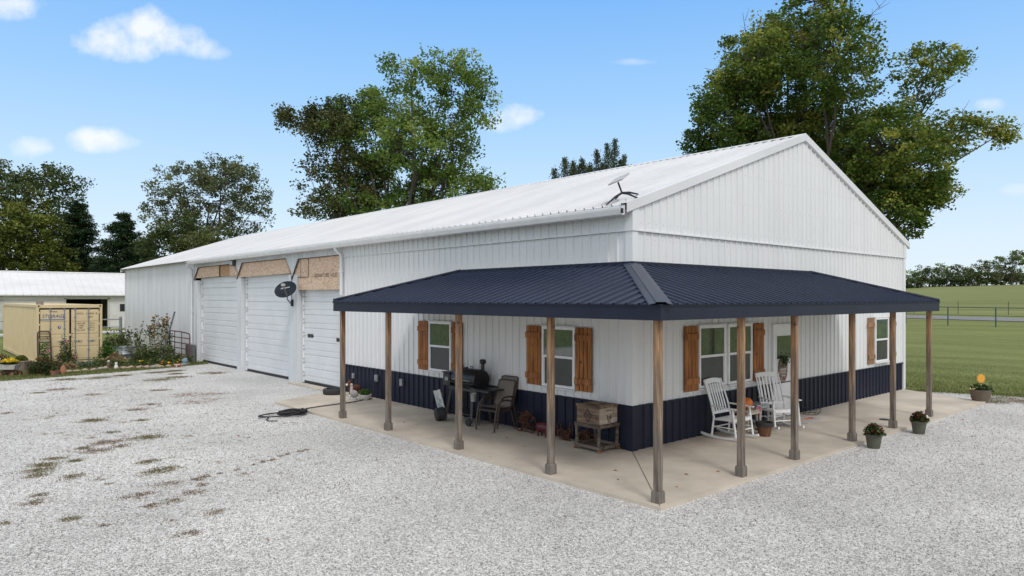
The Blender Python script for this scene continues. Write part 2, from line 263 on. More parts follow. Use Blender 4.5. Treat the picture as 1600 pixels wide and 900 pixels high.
# ------------------------------------------------------------------ mesh helpers
SPLIT = {'corner_trim','door_pier','batten','window_sill','hinge','door_track','opening_trim','board_seam','fascia','rake_trim','foot','stencil_mark','wire','sash_bar','frame_rail','apron','soffit'}
class MB:
    def __init__(s): s.v = []; s.f = []; s.marks = []
    def add(s, vs, fs, M=None):
        o = len(s.v); s.marks.append((o, len(s.f)))
        s.v += [tuple(M @ Vector(v)) if M else tuple(v) for v in vs]
        s.f += [tuple(i+o for i in f) for f in fs]; return s
    def box(s, c, d, rot=None, bev=0, M=None):
        x, y, z = d[0]/2, d[1]/2, d[2]/2
        T = Matrix.Translation(c) @ (Euler(rot).to_matrix().to_4x4() if rot else Matrix())
        if M: T = M @ T
        if bev and bev*2.2 < min(d):
            b = bev; vs = []; 
            for sx in (-1,1):
                for sy in (-1,1):
                    for sz in (-1,1):
                        vs += [(sx*x, sy*(y-b), sz*(z-b)), (sx*(x-b), sy*y, sz*(z-b)), (sx*(x-b), sy*(y-b), sz*z)]
            bm = bmesh.new()
            for v in vs: bm.verts.new(v)
            bmesh.ops.convex_hull(bm, input=list(bm.verts))
            bm.verts.index_update()
            r = s.add([v.co.copy() for v in bm.verts], [[v.index for v in f.verts] for f in bm.faces], T); bm.free(); return r
        vs = [(a*x, b*y, c_*z) for a in (-1,1) for b in (-1,1) for c_ in (-1,1)]
        return s.add(vs, [(0,1,3,2),(4,6,7,5),(0,4,5,1),(2,3,7,6),(0,2,6,4),(1,5,7,3)], T)
    def bb(s, x0, x1, y0, y1, z0, z1, bev=0):
        return s.box(((x0+x1)/2, (y0+y1)/2, (z0+z1)/2), (abs(x1-x0), abs(y1-y0), abs(z1-z0)), None, bev)
    def tube(s, pts, r, n=8, cap=True, M=None, flat=1):
        pts = [Vector(p) for p in pts]; rs = r if isinstance(r, (list, tuple)) else [r]*len(pts)
        vs = []; fs = []; up = None
        for i, p in enumerate(pts):
            d = (pts[min(i+1, len(pts)-1)] - pts[max(i-1, 0)])
            if d.length < 1e-9: d = Vector((0, 0, 1))
            d.normalize()
            if up is None:
                up = Vector((0, 0, 1)) if abs(d.z) < .9 else Vector((1, 0, 0))
            a = d.cross(up)
            if a.length < 1e-4: a = d.orthogonal()
            a.normalize(); b = a.cross(d).normalized(); up = b
            for k in range(n):
                t = 2*math.pi*k/n; vs.append(p + (a*math.cos(t)*flat + b*math.sin(t))*rs[i])
        for i in range(len(pts)-1):
            for k in range(n):
                fs.append((i*n+k, i*n+(k+1)%n, (i+1)*n+(k+1)%n, (i+1)*n+k))
        if cap: fs.append(tuple(range(n-1, -1, -1))); fs.append(tuple((len(pts)-1)*n+k for k in range(n)))
        return s.add(vs, fs, M)
    def lathe(s, prof, c=(0,0,0), n=20, M=None, sx=1, sy=1):
        vs = []; fs = []
        for (r, z) in prof:
            for k in range(n):
                t = 2*math.pi*k/n; vs.append((c[0]+r*sx*math.cos(t), c[1]+r*sy*math.sin(t), c[2]+z))
        for i in range(len(prof)-1):
            for k in range(n): fs.append((i*n+k, i*n+(k+1)%n, (i+1)*n+(k+1)%n, (i+1)*n+k))
        if prof[0][0] > 1e-4: fs.append(tuple(range(n-1, -1, -1)))
        if prof[-1][0] > 1e-4: fs.append(tuple((len(prof)-1)*n+k for k in range(n)))
        return s.add(vs, fs, M)
    def prism(s, poly, d, M=None):
        """poly in local XY, extruded from z=0 to z=d"""
        n = len(poly); vs = [(x, y, 0) for x, y in poly] + [(x, y, d) for x, y in poly]
        fs = [tuple(range(n-1, -1, -1)), tuple(range(n, 2*n))] + [(i, (i+1)%n, n+(i+1)%n, n+i) for i in range(n)]
        return s.add(vs, fs, M)
    def blob(s, c, r, sub=2, noise=.12, seed=0, M=None):
        bm = bmesh.new(); bmesh.ops.create_icosphere(bm, subdivisions=sub, radius=1)
        rr = random.Random(seed); rx, ry, rz = r if isinstance(r, (list, tuple)) else (r, r, r)
        bm.verts.index_update()
        vs = [(c[0]+v.co.x*rx*(1+rr.uniform(-noise, noise)), c[1]+v.co.y*ry*(1+rr.uniform(-noise, noise)), c[2]+v.co.z*rz*(1+rr.uniform(-noise, noise))) for v in bm.verts]
        s.add(vs, [[v.index for v in f.verts] for f in bm.faces], M); bm.free(); return s
    def build(s, name, mat, parent=None, smooth=False, loc=None, rot=None):
        if name in SPLIT and len(s.marks) > 1:
            mk = s.marks + [(len(s.v), len(s.f))]; first = None
            for (v0, f0), (v1, f1) in zip(mk, mk[1:]):
                q = MB(); q.v = s.v[v0:v1]; q.f = [tuple(i-v0 for i in f) for f in s.f[f0:f1]]; q.marks = [0]
                o = q.build(name, mat, parent, smooth, loc, rot); s.made = getattr(s, 'made', []) + [o]
            return s.made[0]
        me = bpy.data.meshes.new(name); me.from_pydata(s.v, [], s.f); me.validate(); me.update()
        me.materials.append(mat)
        if smooth:
            me.polygons.foreach_set('use_smooth', [True]*len(me.polygons))
            try: me.set_sharp_from_angle(angle=R(38))
            except Exception: pass
        o = bpy.data.objects.new(name, me); C.objects.link(o)
        if parent: o.parent = parent
        if loc: o.location = loc
        if rot: o.rotation_euler = rot
        return o
def tag(o, label=None, cat=None, group=None, kind=None):
    if label: o['label'] = label
    if cat: o['category'] = cat
    if group: o['group'] = group
    if kind: o['kind'] = kind
    return o
def empty(name, loc=(0,0,0), rz=0, label=None, cat=None, group=None):
    o = bpy.data.objects.new(name, None); C.objects.link(o); o.location = loc; o.rotation_euler = (0,0,rz); o.empty_display_size = .2
    return tag(o, label, cat, group)
def copy_tree(o, parent=None):
    c = o.copy(); C.objects.link(c)
    if parent: c.parent = parent
    for ch in list(o.children): copy_tree(ch, c)
    return c
def plate(o, M=None): return o
def text(body, size, mat, parent, M, name='lettering', shear=0, ext=.002, align='CENTER', sx=1):
    cu = bpy.data.curves.new('t', 'FONT'); cu.body = body; cu.size = size; cu.extrude = ext; cu.align_x = align; cu.align_y = 'CENTER'; cu.shear = shear; cu.resolution_u = 2
    ob = bpy.data.objects.new('t', cu); C.objects.link(ob); bpy.context.view_layer.update()
    me = bpy.data.meshes.new_from_object(ob.evaluated_get(bpy.context.evaluated_depsgraph_get()))
    bpy.data.objects.remove(ob); me.transform(M @ Matrix.Diagonal((sx,1,1,1))); me.materials.clear(); me.materials.append(mat)
    o = bpy.data.objects.new(name, me); C.objects.link(o)
    if parent: o.parent = parent
    return o
# frame with local x along wall, local y up, local z out of the wall
def on_front(x, z, y=-.01): return Matrix(((1,0,0,x),(0,0,-1,y),(0,1,0,z),(0,0,0,1)))       # faces -Y
def on_left(y, z, x=-.01): return Matrix(((0,0,-1,x),(-1,0,0,y),(0,1,0,z),(0,0,0,1)))       # faces -X, local x towards -Y

def ribbed(mb, s0, s1, fa, fb, mp, pitch=.2286, h=.027, top=.022, base=.046, extra=(), phase=.11, minor=True):
    ss = set([s0, s1]); offs = {s0: 0, s1: 0}
    k = s0 + phase
    pts = []
    while k < s1 - base:
        pts += [(k-base/2, 0), (k-top/2, h), (k+top/2, h), (k+base/2, 0)]
        k += pitch
    pts = [(s0, 0)] + [p for p in pts if s0 < p[0] < s1] + [(s1, 0)]
    for e in extra:
        if s0 < e < s1:
            # interpolated offset at the breakpoint
            for i in range(len(pts)-1):
                if pts[i][0] < e < pts[i+1][0]:
                    u = (e-pts[i][0])/(pts[i+1][0]-pts[i][0]); pts.insert(i+1, (e, pts[i][1]*(1-u)+pts[i+1][1]*u)); break
    vs = []; fs = []
    for i in range(len(pts)-1):
        (a, oa), (b, ob) = pts[i], pts[i+1]
        e = 1e-5; a1, b1 = a+e, b-e
        za0, za1, zb0, zb1 = fa(a1), fb(a1), fa(b1), fb(b1)
        if za1-za0 < 1e-3 and zb1-zb0 < 1e-3: continue
        n = len(vs); vs += [mp(a, za0, oa), mp(b, zb0, ob), mp(b, zb1, ob), mp(a, za1, oa)]; fs.append((n, n+1, n+2, n+3))
    mb.add(vs, fs)
c_ = lambda v: (lambda s: v)

# ------------------------------------------------------------------ ground
PF = (58.5, 8.7); NX, NY = .934, -.356; TX, TY = .356, .934
def zs(s):
    if s < -28: return 0
    if s < 0: return .45*((s+28)/28)**1.6
    if s < 8.5: return .45 + .23*s/8.5
    if s < 13: return .68 + .20*(s-8.5)/4.5
    if s < 150: return .88 + (s-13)*.0405
    if s < 210: return 6.43 + (s-150)*.0405*(1-(s-150)/120)
    return 7.645
def sof(x, y): return (x-PF[0])*NX + (y-PF[1])*NY
def st(s, t, dz=0): return (PF[0]+NX*s+TX*t, PF[1]+NY*s+TY*t, zs(s)+dz)
def sheet(name, mat, S, T, dz, kind='structure'):
    mb = MB(); vs = [st(s, t, dz) for s in S for t in T]; n = len(T)
    fs = [(i*n+j, (i+1)*n+j, (i+1)*n+j+1, i*n+j+1) for i in range(len(S)-1) for j in range(n-1)]
    mb.add(vs, fs); o = mb.build(name, mat, None, True); tag(o, kind=kind); return o
TT = [-1500, -300, -100, -30, 0, 30, 60, 100, 150, 300, 1500]
sheet('ground', M_lawn, [-1500, -60, -28, -24, -20, -16, -12, -8, -4, 0, 4, 8.5, 13, 150, 160, 170, 180, 190, 200, 210, 1500], TT, -.07)
sheet('road', M_asph, [8.5, 13], TT, -.02)
sheet('field', M_field, [15.5, 40, 80, 120, 150, 160, 170, 180, 190, 200, 210, 1400], TT, -.03)

def noisy(poly, amp, step, seed, closed=True):
    rr = random.Random(seed); out = []
    n = len(poly)
    for i in range(n):
        a, b = Vector(poly[i]), Vector(poly[(i+1) % n]); L_ = (b-a).length; k = max(1, int(L_/step))
        for j in range(k):
            p = a.lerp(b, j/k); 
            if L_ > step: p = p + Vector((rr.uniform(-amp, amp), rr.uniform(-amp, amp)))
            out.append((p.x, p.y))
    return out
def flat(name, poly, z, mat, kind='structure'):
    bm = bmesh.new(); vs = [bm.verts.new((x, y, z)) for x, y in poly]; f = bm.faces.new(vs); bmesh.ops.triangulate(bm, faces=[f])
    me = bpy.data.meshes.new(name); bm.to_mesh(me); bm.free(); me.materials.append(mat); o = bpy.data.objects.new(name, me); C.objects.link(o); return tag(o, kind=kind)
GR_EDGE = [(.3,24.0),(-.5,23.3),(-2.0,22.6),(-3.6,22.15),(-4.6,22.0),(-5.6,21.8),(-7.4,21.6),(-11,21.1),(-22,20.2)]
GR_RIGHT = [(13.0,.35),(13.6,-.6),(14.1,-2.2),(14.5,-4.2),(15.4,-8),(16.5,-14)]
gpoly = noisy([(.3,24.0)]+GR_EDGE[1:], .16, .5, 3)[:-1]
gpoly = noisy(GR_EDGE, .14, .45, 3)
gpoly = [p for p in gpoly if not (p[0] > .3 or (p[1] < 19.5))]
k0 = [i for i, p in enumerate(gpoly) if p[0] < -21.5][0]
gpoly = gpoly[:k0+1] + [(-26,-20),(16.5,-20)]
gr = noisy(list(reversed(GR_RIGHT)), .12, .4, 5); k1 = [i for i, p in enumerate(gr) if abs(p[0]-13.0) < .2 and abs(p[1]-.35) < .25]
gr = gr[:max(k1)+1]
gpoly += gr + [(13.0,.5),(.3,.5)]
flat('gravel_lot', gpoly, -.05, M_gravel)
flat('driveway', noisy([(-30,57.6),(14,57.6),(14,61),(-30,61)], .2, 1, 6), -.055, M_gravel)
flat('garden_bed', noisy([(-9.5,22.7),(-5.2,22.9),(-.4,24.0),(-.1,30.0),(-2.6,30.5),(-3.0,26.5),(-8.5,26.0)], .15, .6, 7), -.058, M_soil)
# ------------------------------------------------------------------ patio slab
pat = MB()
pp = [(-2.43,-2.43),(12.0,-2.46),(13.15,-.02),(12.9,.4),(.4,.4),(.4,11.6),(-2.45,10.25)]
pat.prism([(x, y) for x, y in pp], .10, Matrix.Translation((0,0,-.10)))
slab = pat.build('patio', M_conc); tag(slab, kind='structure')
j = MB()
def groove(a, b, w=.012):
    a, b = Vector(a), Vector(b); d = (b-a).normalized(); nrm = Vector((-d.y, d.x))*w/2
    j.add([(*(a+nrm),.004),(*(a-nrm),.004),(*(b-nrm),.004),(*(b+nrm),.004)], [(0,1,2,3)])
groove((-.02,-.02),(-2.4,-2.4)); groove((4.6,-.03),(4.6,-2.42),.006); groove((9.1,-.03),(9.1,-2.42),.006); groove((-.03,3.4),(-2.42,3.4),.006); groove((-.03,7.6),(-2.42,7.6),.006)
tag(j.build('patio_joints', pm('dark joint grit', (.10,.09,.075), (.14,.12,.10), 20, .95)), kind='structure')  # flat dark strips laid on the slab along its control joints
th = MB(); th.bb(-.30, .02, 11.62, 14.3, -.10, -.01); tag(th.build('door_threshold', M_conc), kind='structure')

# ------------------------------------------------------------------ main building
B = empty('metal_building', (0,0,0), 0, 'long white ribbed metal workshop house with gable roof, navy wainscot and wraparound porch', 'building')
WD, YE = 13.2, 37.7
RX, RZ, SL = 6.6, 6.80, .338
def rz_(x): return RZ - SL*abs(x-RX)
lw = lambda s, t, o: (-o, s, t)
fw = lambda s, t, o: (s, -o, t)
# lower white walls
m = MB(); ribbed(m, 0, 11.0, c_(.83), c_(4.06), lw); m.build('wall', M_white, B)
m = MB(); ribbed(m, 0, WD, c_(.83), c_(4.06), fw); m.build('wall', M_white, B)
# upper panels lap over the lower ones
m = MB(); ribbed(m, 0, 11.0, c_(4.05), c_(4.50), lambda s, t, o: (-o-.022, s, t)); m.build('upper_wall', M_white, B)
m = MB(); ribbed(m, 0, WD, c_(4.05), lambda s: rz_(s)-.03, lambda s, t, o: (s, -o-.022, t), extra=(RX,)); m.build('gable_wall', M_white, B)
m = MB(); m.bb(-.052, -.0235, 0, 11.0, 4.035, 4.06); m.bb(-.052, WD, -.052, -.0235, 4.035, 4.06); m.build('ledge_trim', M_trim, B)
# wainscot
m = MB(); ribbed(m, 0.0, 11.0, c_(-.08), c_(.81), lw); m.build('wainscot', M_navy, B)
m = MB(); ribbed(m, 0.0, WD-.14, c_(-.08), c_(.81), fw); m.build('wainscot', M_navy, B)
m = MB(); m.bb(-.040, -.0, 0, 11.0, .808, .832); m.bb(-.040, WD-.14, -.040, 0, .808, .832); m.build('wainscot_trim', M_navy, B)
m = MB(); m.bb(-.034, .12, -.034, .12, -.05, .835); m.build('corner_trim', M_navy, B)
m = MB(); m.bb(-.036, .13, -.036, .13, .836, 4.034); m.bb(-.056, .13, -.056, .13, 4.036, 4.46); m.bb(WD-.13, WD+.036, -.036, .13, -.06, 4.034); m.bb(WD-.13, WD+.056, -.056, .13, 4.036, 4.46)
m.build('corner_trim', M_white, B)
# inner solid core (back and far walls)
m = MB(); m.bb(.42, WD-.003, .14, YE, -.1, 4.3); 
m.build('inner_core', M_white2, B)
m = MB(); ribbed(m, 0, YE, c_(-.1), c_(4.5), lambda s, t, o: (WD+.002+o, s, t)); m.build('wall', M_white, B)
m = MB(); ribbed(m, 0, WD, c_(-.1), lambda s: rz_(s)-.03, lambda s, t, o: (s, YE+.002+o, t), extra=(RX,)); m.build('gable_wall', M_white, B)
# roof
ca, sa = 1/math.hypot(1, SL), SL/math.hypot(1, SL)
EX = -.24
m = MB(); ribbed(m, -.06, YE+.15, c_(EX), c_(RX), lambda s, t, o: (t-o*sa, s, rz_(t)+o*ca), h=.040, base=.032, top=.02); m.build('roof', M_roofw, B)
m = MB(); ribbed(m, -.06, YE+.15, c_(RX), c_(WD+.24), lambda s, t, o: (t+o*sa, s, rz_(t)+o*ca)); m.build('roof', M_roofw, B)
m = MB()   # underside
m.add([(EX,-.05,rz_(EX)-.03),(RX,-.05,RZ-.03),(RX,YE+.14,RZ-.03),(EX,YE+.14,rz_(EX)-.03)], [(0,1,2,3)])
m.add([(WD-EX,-.05,rz_(EX)-.03),(RX,-.05,RZ-.03),(RX,YE+.14,RZ-.03),(WD-EX,YE+.14,rz_(EX)-.03)], [(0,3,2,1)])
m.build('roof_underside', M_trim, B)
# ridge cap sits on the ribs
m = MB()
for sg in (-1, 1):
    vs = []
    for y in (-.08, YE+.17): vs += [(RX, y, RZ+.045), (RX+sg*.20, y, RZ+.045-.20*SL), (RX+sg*.20, y, RZ+.036-.20*SL), (RX, y, RZ+.03)]
    m.add(vs, [(0,1,5,4),(1,2,6,5),(2,3,7,6),(0,3,2,1),(4,5,6,7)])
m.build('ridge_cap', M_trim, B)
# rake trim: folded band on the roof edge and down the gable face
m = MB()
for sg in (-1, 1):
    for (ye, yo) in ((-.085, -1), (YE+.085, 1)):
        x0 = RX; x1 = RX+sg*(RX-EX+.02)
        def rk(x, dz, y): return (x, y, rz_(x)+dz)
        ys = ye; yi = ye - yo*.20
        m.add([rk(x0,.038,ys),rk(x1,.038,ys),rk(x1,.038,yi),rk(x0,.038,yi), rk(x0,-.135,ys),rk(x1,-.135,ys),rk(x0,-.165,ys-yo*.05),rk(x1,-.165,ys-yo*.05)],
              [(0,1,2,3),(0,4,5,1),(4,6,7,5)])
m.build('rake_trim', M_roofw, B)
# gutter: K profile, front face with a lip
m = MB()
gp_ = [(-.245,4.405),(-.255,4.405),(-.262,4.33),(-.30,4.30),(-.335,4.315),(-.365,4.40),(-.37,4.44),(-.36,4.445),(-.352,4.415)]
y0, y1 = -.03, 25.0
vs = [(x, y0, z) for x, z in gp_] + [(x, y1, z) for x, z in gp_]; n = len(gp_)
m.add(vs, [(i, i+1, n+i+1, n+i) for i in range(n-1)])
for y in (y0, y1): m.add([(x, y, z) for x, z in [(-.25,4.42),(-.25,4.32),(-.30,4.30),(-.335,4.315),(-.37,4.42)]], [(0,1,2,3,4)])
m.bb(-.24, -.055, y0, y1, 4.385, 4.395); m.bb(-.245, -.24, y0, y1, 4.30, rz_(EX)-.005)
gut = m.build('gutter', M_trim, B)
g2 = MB(); g2.bb(-.365, -.29, -.034, -.031, 4.33, 4.42); g2.build('gutter_end', M_seal, gut)
# downspouts
def spout(y, zb, kick):
    m = MB(); pts = [(-.29,y,4.31),(-.27,y,4.25),(-.13,y,4.14),(-.09,y,4.06),(-.09,y,.32)]
    if kick: pts += [(-.09,y,.16),(-.14,y,.06),(-.30,y,0.0),(-.55,y+.05,-.02)]
    else: pts[-1] = (-.09,y,zb)
    m.tube(pts, .052, 10); 
    for z in (3.6, 2.2, .8):
        if z > zb: m.box((-.09, y, z), (.12, .125, .03))
    m.build('downspout', M_trim, B, True)
spout(10.97, 2.9, False); spout(25.16, 0, True)
m = MB(); m.bb(-.30,.0,10.98,11.06,.0,.0); 
# garage section: wall above the doors with clipped-corner openings
DO = [(19.75,24.62,3.72,4.17,.5), (14.90,19.32,3.66,4.17,.45), (11.22,14.22,3.55,4.11,.42)]
def zbot(s):
    for (a, b, zl, zt, cf) in DO:
        a2, b2 = a-.22 if a > 12 else a, b+.38
        if a2 < s < b2:
            if s > b2-cf-.1: return zl-.02 + (zt-zl+.02)*(b2-s)/(cf+.1)
            if s < a2+cf and a > 12: return zl + (zt-zl)*(s-a2)/cf
            return zt
    return 3.55
ex = []
for (a, b, zl, zt, cf) in DO: ex += [a-.22 if a > 12 else a, b+.38, b+.38-cf-.1, (a-.22 if a > 12 else a)+cf]
m = MB(); ribbed(m, 11.0, 25.0, zbot, c_(4.50), lw, pitch=.1524, h=.016, top=.03, base=.06, extra=ex); m.build('garage_wall', M_white2, B)
m = MB()
for (y0, y1) in ((24.62,25.02), (19.32,19.75), (14.22,14.90), (11.0,11.22)):
    m.bb(-.012, .40, y0, y1, -.08, 3.60)
m.build('door_pier', M_white2, B)
# dark folded trim along the clipped corners
m = MB()
for (a, b, zl, zt, cf) in DO:
    a2, b2 = a-.22 if a > 12 else a, b+.38
    def bar(p, q, r=.014): m.tube([(-.035, p[0], p[1]), (-.035, q[0], q[1])], r, 4)
    bar((b2, zl-.10), (b2-cf-.1, zt), .022); bar((b2-cf-.1, zt), (a2+(cf if a > 12 else 0), zt), .012)
    if a > 12: bar((a2+cf, zt), (a2, zl), .008)
m.build('opening_trim', pm('rusty dark trim', (.05,.035,.028), (.10,.055,.035), 8, .7), B)
# osb infill
def osb_board(poly, x=.03, mat=M_osb, th=.018, lab=None):
    m = MB(); m.prism([(-y, z) for y, z in poly], th, Matrix(((0,0,-1,x),(-1,0,0,0),(0,1,0,0),(0,0,0,1)))); o = m.build('plywood_infill', mat, B)
    if lab: o['label'] = lab
    return o
osb_board([(25.0,3.70),(24.45,4.2),(21.9,4.2),(21.9,3.72)]); osb_board([(20.62,3.70),(20.62,4.2),(19.9,4.2),(19.55,3.70)], .03)
osb_board([(21.9,3.72),(21.9,4.2),(20.62,4.2),(20.62,3.70)], .09, M_ply, lab='orange brown plywood scrap set back in the strand board')
osb_board([(19.7,3.62),(19.15,4.2),(14.9,4.2),(14.68,3.66)])
osb_board([(14.62,3.50),(14.0,4.2),(13.40,4.2),(13.40,3.50)], .035); osb_board([(13.38,3.50),(13.38,4.2),(11.2,4.2),(11.2,3.07),(13.5,3.07),(13.5,3.50)], .03)
osb_board([(14.62,3.08),(14.62,3.49),(13.52,3.49),(13.52,3.08)], .04, M_osb)
m = MB(); m.tube([(.008,13.39,3.5),(.008,13.39,4.15)], .012, 4); m.tube([(.008,13.4,3.495),(.008,14.6,3.495)], .009, 4); m.build('board_seam', M_black, B)
ink = pm('black stencil ink', (.02,.02,.022), (.035,.033,.03), 30, .8)
text('SIGNATURE 16337', .17, ink, B, on_left(12.2, 3.52, .009), ext=.001, sx=1.15)
text('SIGNATURE', .11, ink, B, on_left(14.0, 3.80, .013) @ Matrix.Rotation(R(90), 4, 'Z'), ext=.001)
# sectional garage doors
def gdoor(y0, y1, zt, handles):
    m = MB(); x = .20; H = zt/7.0; z = .03; i = 0
    while z < zt-.02:
        z1 = min(z+H, zt); zs_ = [z, z+.012, z+.03, z+(z1-z)*.36, z+(z1-z)*.38, z+(z1-z)*.42, z+(z1-z)*.46, z1-.02, z1-.008, z1]
        xo = [.026, .010, 0, 0, .016, .016, 0, 0, .018, .026]
        for a in range(len(zs_)-1):
            m.add([(x+xo[a],y0,zs_[a]),(x+xo[a],y1,zs_[a]),(x+xo[a+1],y1,zs_[a+1]),(x+xo[a+1],y0,zs_[a+1])], [(0,1,2,3)])
        z = z1; i += 1
    m.add([(x+.06,y0,.0),(x+.06,y1,0),(x+.06,y1,zt),(x+.06,y0,zt)], [(0,1,2,3)])
    d = m.build('garage_door', M_gdoor, B)
    s = MB(); s.bb(x-.005, x+.04, y0, y1, -.07, .03); s.build('bottom_seal', M_seal, d)
    tk = MB()
    for yy, sg in ((y1, -1), (y0, 1)):
        tk.bb(x-.045, x-.004, yy, yy+sg*.075, -.02, zt-.02)
    tk.build('door_track', M_vinyl, d)
    bl = MB(); zz = .2
    while zz < zt-.1:
        for dz in (0, .13): bl.box((x-.05, y1-.11, zz+dz), (.03, .035, .03))
        zz += H
    bl.build('hinge', M_galv, d)
    for (yy, zz) in handles:
        h = MB(); h.bb(x-.012, x+.012, yy-.20, yy+.20, zz-.055, zz+.055, .004); h.build('vent_slot', M_black, d)
        h = MB(); h.bb(x-.02, x-.006, yy-.21, yy+.21, zz+.055, zz+.07); h.bb(x-.02, x-.006, yy-.05, yy-.03, zz-.05, zz+.05); h.build('slot_frame', M_galv, d)
    return d
gdoor(19.80, 24.58, 3.74, []); gdoor(14.95, 19.28, 3.68, []); gdoor(11.25, 14.18, 3.10, [(13.65,1.55),(11.62,1.50)])
# annex at the far end: finer corrugation
m = MB(); ribbed(m, 25.0, YE, c_(-.08), c_(4.60), lambda s, t, o: (.02-o, s, t), pitch=.115, h=.02, top=.035, base=.105, phase=.06); m.build('annex_wall', M_white2, B)
m = MB(); m.bb(-.03, .06, YE-.06, YE+.06, -.08, 4.48); m.bb(-.03,.03,25.0,25.07,-.05,4.45); m.build('corner_trim', M_white2, B)
# ---- windows, shutters and door
def window(Mx, w, h, name='window'):
    """local x along wall, y up, z out; origin at bottom centre"""
    f = MB(); t = .055; d = .062; made = []
    f.box((0, h-t/2, d/2), (w, t, d), None, .006); f.box((0, t/2, d/2), (w, t, d), None, .006)
    for s in (-1, 1): f.box((s*(w/2-t/2), h/2, d/2), (t, h-2*t, d), None, .006)
    f.box((0, h*.505, .050), (w-2*t, .05, .020))
    o = f.build(name, M_vinyl, B); made.append(o)
    sh = MB(); sh.box((0, -.02, .05), (w+.04, .03, .08), None, .005); sh.box((0, h+.012, .036), (w+.02, .02, .068))
    sh.build('window_sill', M_trim, o); sh.made[1].name = 'head_trim'; made += sh.made
    p = MB(); p.box((0, h*.755, .036), (w-2*t, h*.49-t+.01, .006)); made.append(p.build('pane', M_glass, o))
    p = MB(); p.box((0, h*.26, .032), (w-2*t, h*.49-t+.01, .004)); made.append(p.build('pane', M_screen, o))
    i = MB()
    for s in (-1, 1): i.box((s*(w/2-t-.010), h*.26, .040), (.018, h*.49-t, .014))
    i.build('sash_bar', M_vinyl, o); made += i.made
    for ob in made: ob.data.transform(Mx)
    return o
def shutter(Mx, w, h, mat, seed, lab=None):
    rr = random.Random(seed); f = MB(); n = 4; bw = w/n
    for i in range(n):
        f.box((-w/2+bw*(i+.5), h/2, .024), (bw-.013, h+rr.uniform(-.006,.006), .024), None, .004)
    o = f.build('shutter', mat, B); bk = MB(); bk.box((0, h/2, .006), (w-.03, h-.05, .010)); bo = bk.build('backing', M_black, o)
    g = MB(); g.box((rr.choice((-.01,.012)), h*.84, .048), (w+.015, .125, .024), None, .003)
    g.box((rr.choice((-.01,.012)), h*.155, .048), (w+.015, .125, .024), None, .003)
    g.build('batten', mat, o)
    nl = MB()
    for zz in (.84, .155):
        for xx in (-.35, 0, .35): nl.box((w*xx, h*zz+.02, .061), (.008, .008, .004))
    c = nl.build('nail_heads', M_black, o)
    for ob in (o, bo, c, *g.made): ob.data.transform(Mx)
    if lab: o['label'] = lab
    return o
window(on_left(5.97, .99, -.0), .94, 1.23); shutter(on_left(6.70, .985, -.016), .45, 1.24, M_cedar, 1); shutter(on_left(5.26, .985, -.016), .40, 1.24, M_cedar, 2)
window(on_left(1.865, .99, -.0), .94, 1.23); shutter(on_left(2.58, .985, -.016), .45, 1.24, M_cedar, 3); shutter(on_left(1.16, .975, -.016), .43, 1.25, M_cedar, 4)
window(on_front(2.56, .97, -.0), .98, 1.27); window(on_front(3.64, .97, -.0), .98, 1.27)
m = MB(); m.bb(3.05, 3.15, -.022, 0, .97, 2.24); m.build('mullion_trim', M_trim, B)
shutter(on_front(1.81, .94, -.016), .46, 1.30, M_cedar, 5); shutter(on_front(4.42, .94, -.016), .46, 1.30, M_cedar, 6)
window(on_front(11.38, .96, -.0), .98, 1.28)
shutter(on_front(10.60, .93, -.016), .46, 1.32, M_cedar2, 7, 'faded grey brown shutter'); shutter(on_front(12.17, .93, -.016), .46, 1.32, M_cedar2, 8, 'faded grey brown shutter')
# entry door
m = MB(); m.bb(5.06, 5.13, -.055, .02, 0, 2.20); m.bb(6.05, 6.12, -.055, .02, 0, 2.20); m.bb(5.13, 6.05, -.055, .02, 2.13, 2.20)
fr = m.build('door_frame', M_vinyl, B)
m = MB(); m.bb(5.135, 6.045, -.031, .02, .02, 2.125)
for (x0, x1, z0, z1) in ((5.27,5.91,.2,.62),(5.27,5.91,.72,1.18)):
    m.bb(x0, x1, -.038, -.0312, z0, z0+.02); m.bb(x0, x1, -.038, -.0312, z1-.02, z1); m.bb(x0, x0+.02, -.038, -.0312, z0+.02, z1-.02); m.bb(x1-.02, x1, -.038, -.0312, z0+.02, z1-.02)
dr = m.build('entry_door', M_vinyl, B)
m = MB(); m.bb(5.24, 5.94, -.036, -.0315, 1.38, 1.92); m.build('door_window', M_glass, dr)
m = MB()
for a in ((5.21,5.97,1.35,1.38),(5.21,5.97,1.92,1.95),(5.21,5.24,1.38,1.92),(5.94,5.97,1.38,1.92)): m.bb(a[0],a[1],-.043,-.0312,a[2],a[3])
m.build('glass_frame', M_vinyl, dr)
m = MB(); m.blob((5.97,-.07,1.0), .033, 2, 0); m.tube([(5.97,-.02,1.0),(5.97,-.06,1.0)], .012, 8); m.blob((5.97,-.04,1.14), .022, 1, 0); m.build('door_knob', M_galv, dr, True)
# ---- porch
PZ0, PZ1, PD = 2.72, 3.43, 2.45
ps = (PZ1-PZ0)/PD; pc, psn = 1/math.hypot(1, ps), ps/math.hypot(1, ps)
YA, YB = 5.17, 6.86; XA, XB = 6.95, 8.38
def hi_l(y): return y if y < 0 else (0 if y <= YA else -PD*(y-YA)/(YB-YA))
def hi_f(x): return x if x < 0 else (0 if x <= XA else -PD*(x-XA)/(XB-XA))
m = MB(); ribbed(m, -PD, YB, c_(-PD-.03), lambda s: hi_l(s)-.002, lambda s, t, o: (t-o*psn, s, PZ1+t*ps+o*pc), extra=(0, YA)); pr = m.build('porch_roof', M_navyroof, B)
m = MB(); ribbed(m, -PD, XB, c_(-PD-.03), lambda s: hi_f(s)-.002, lambda s, t, o: (s, t-o*psn, PZ1+t*ps+o*pc), extra=(0, XA)); pr2 = m.build('porch_roof', M_navyroof, B)
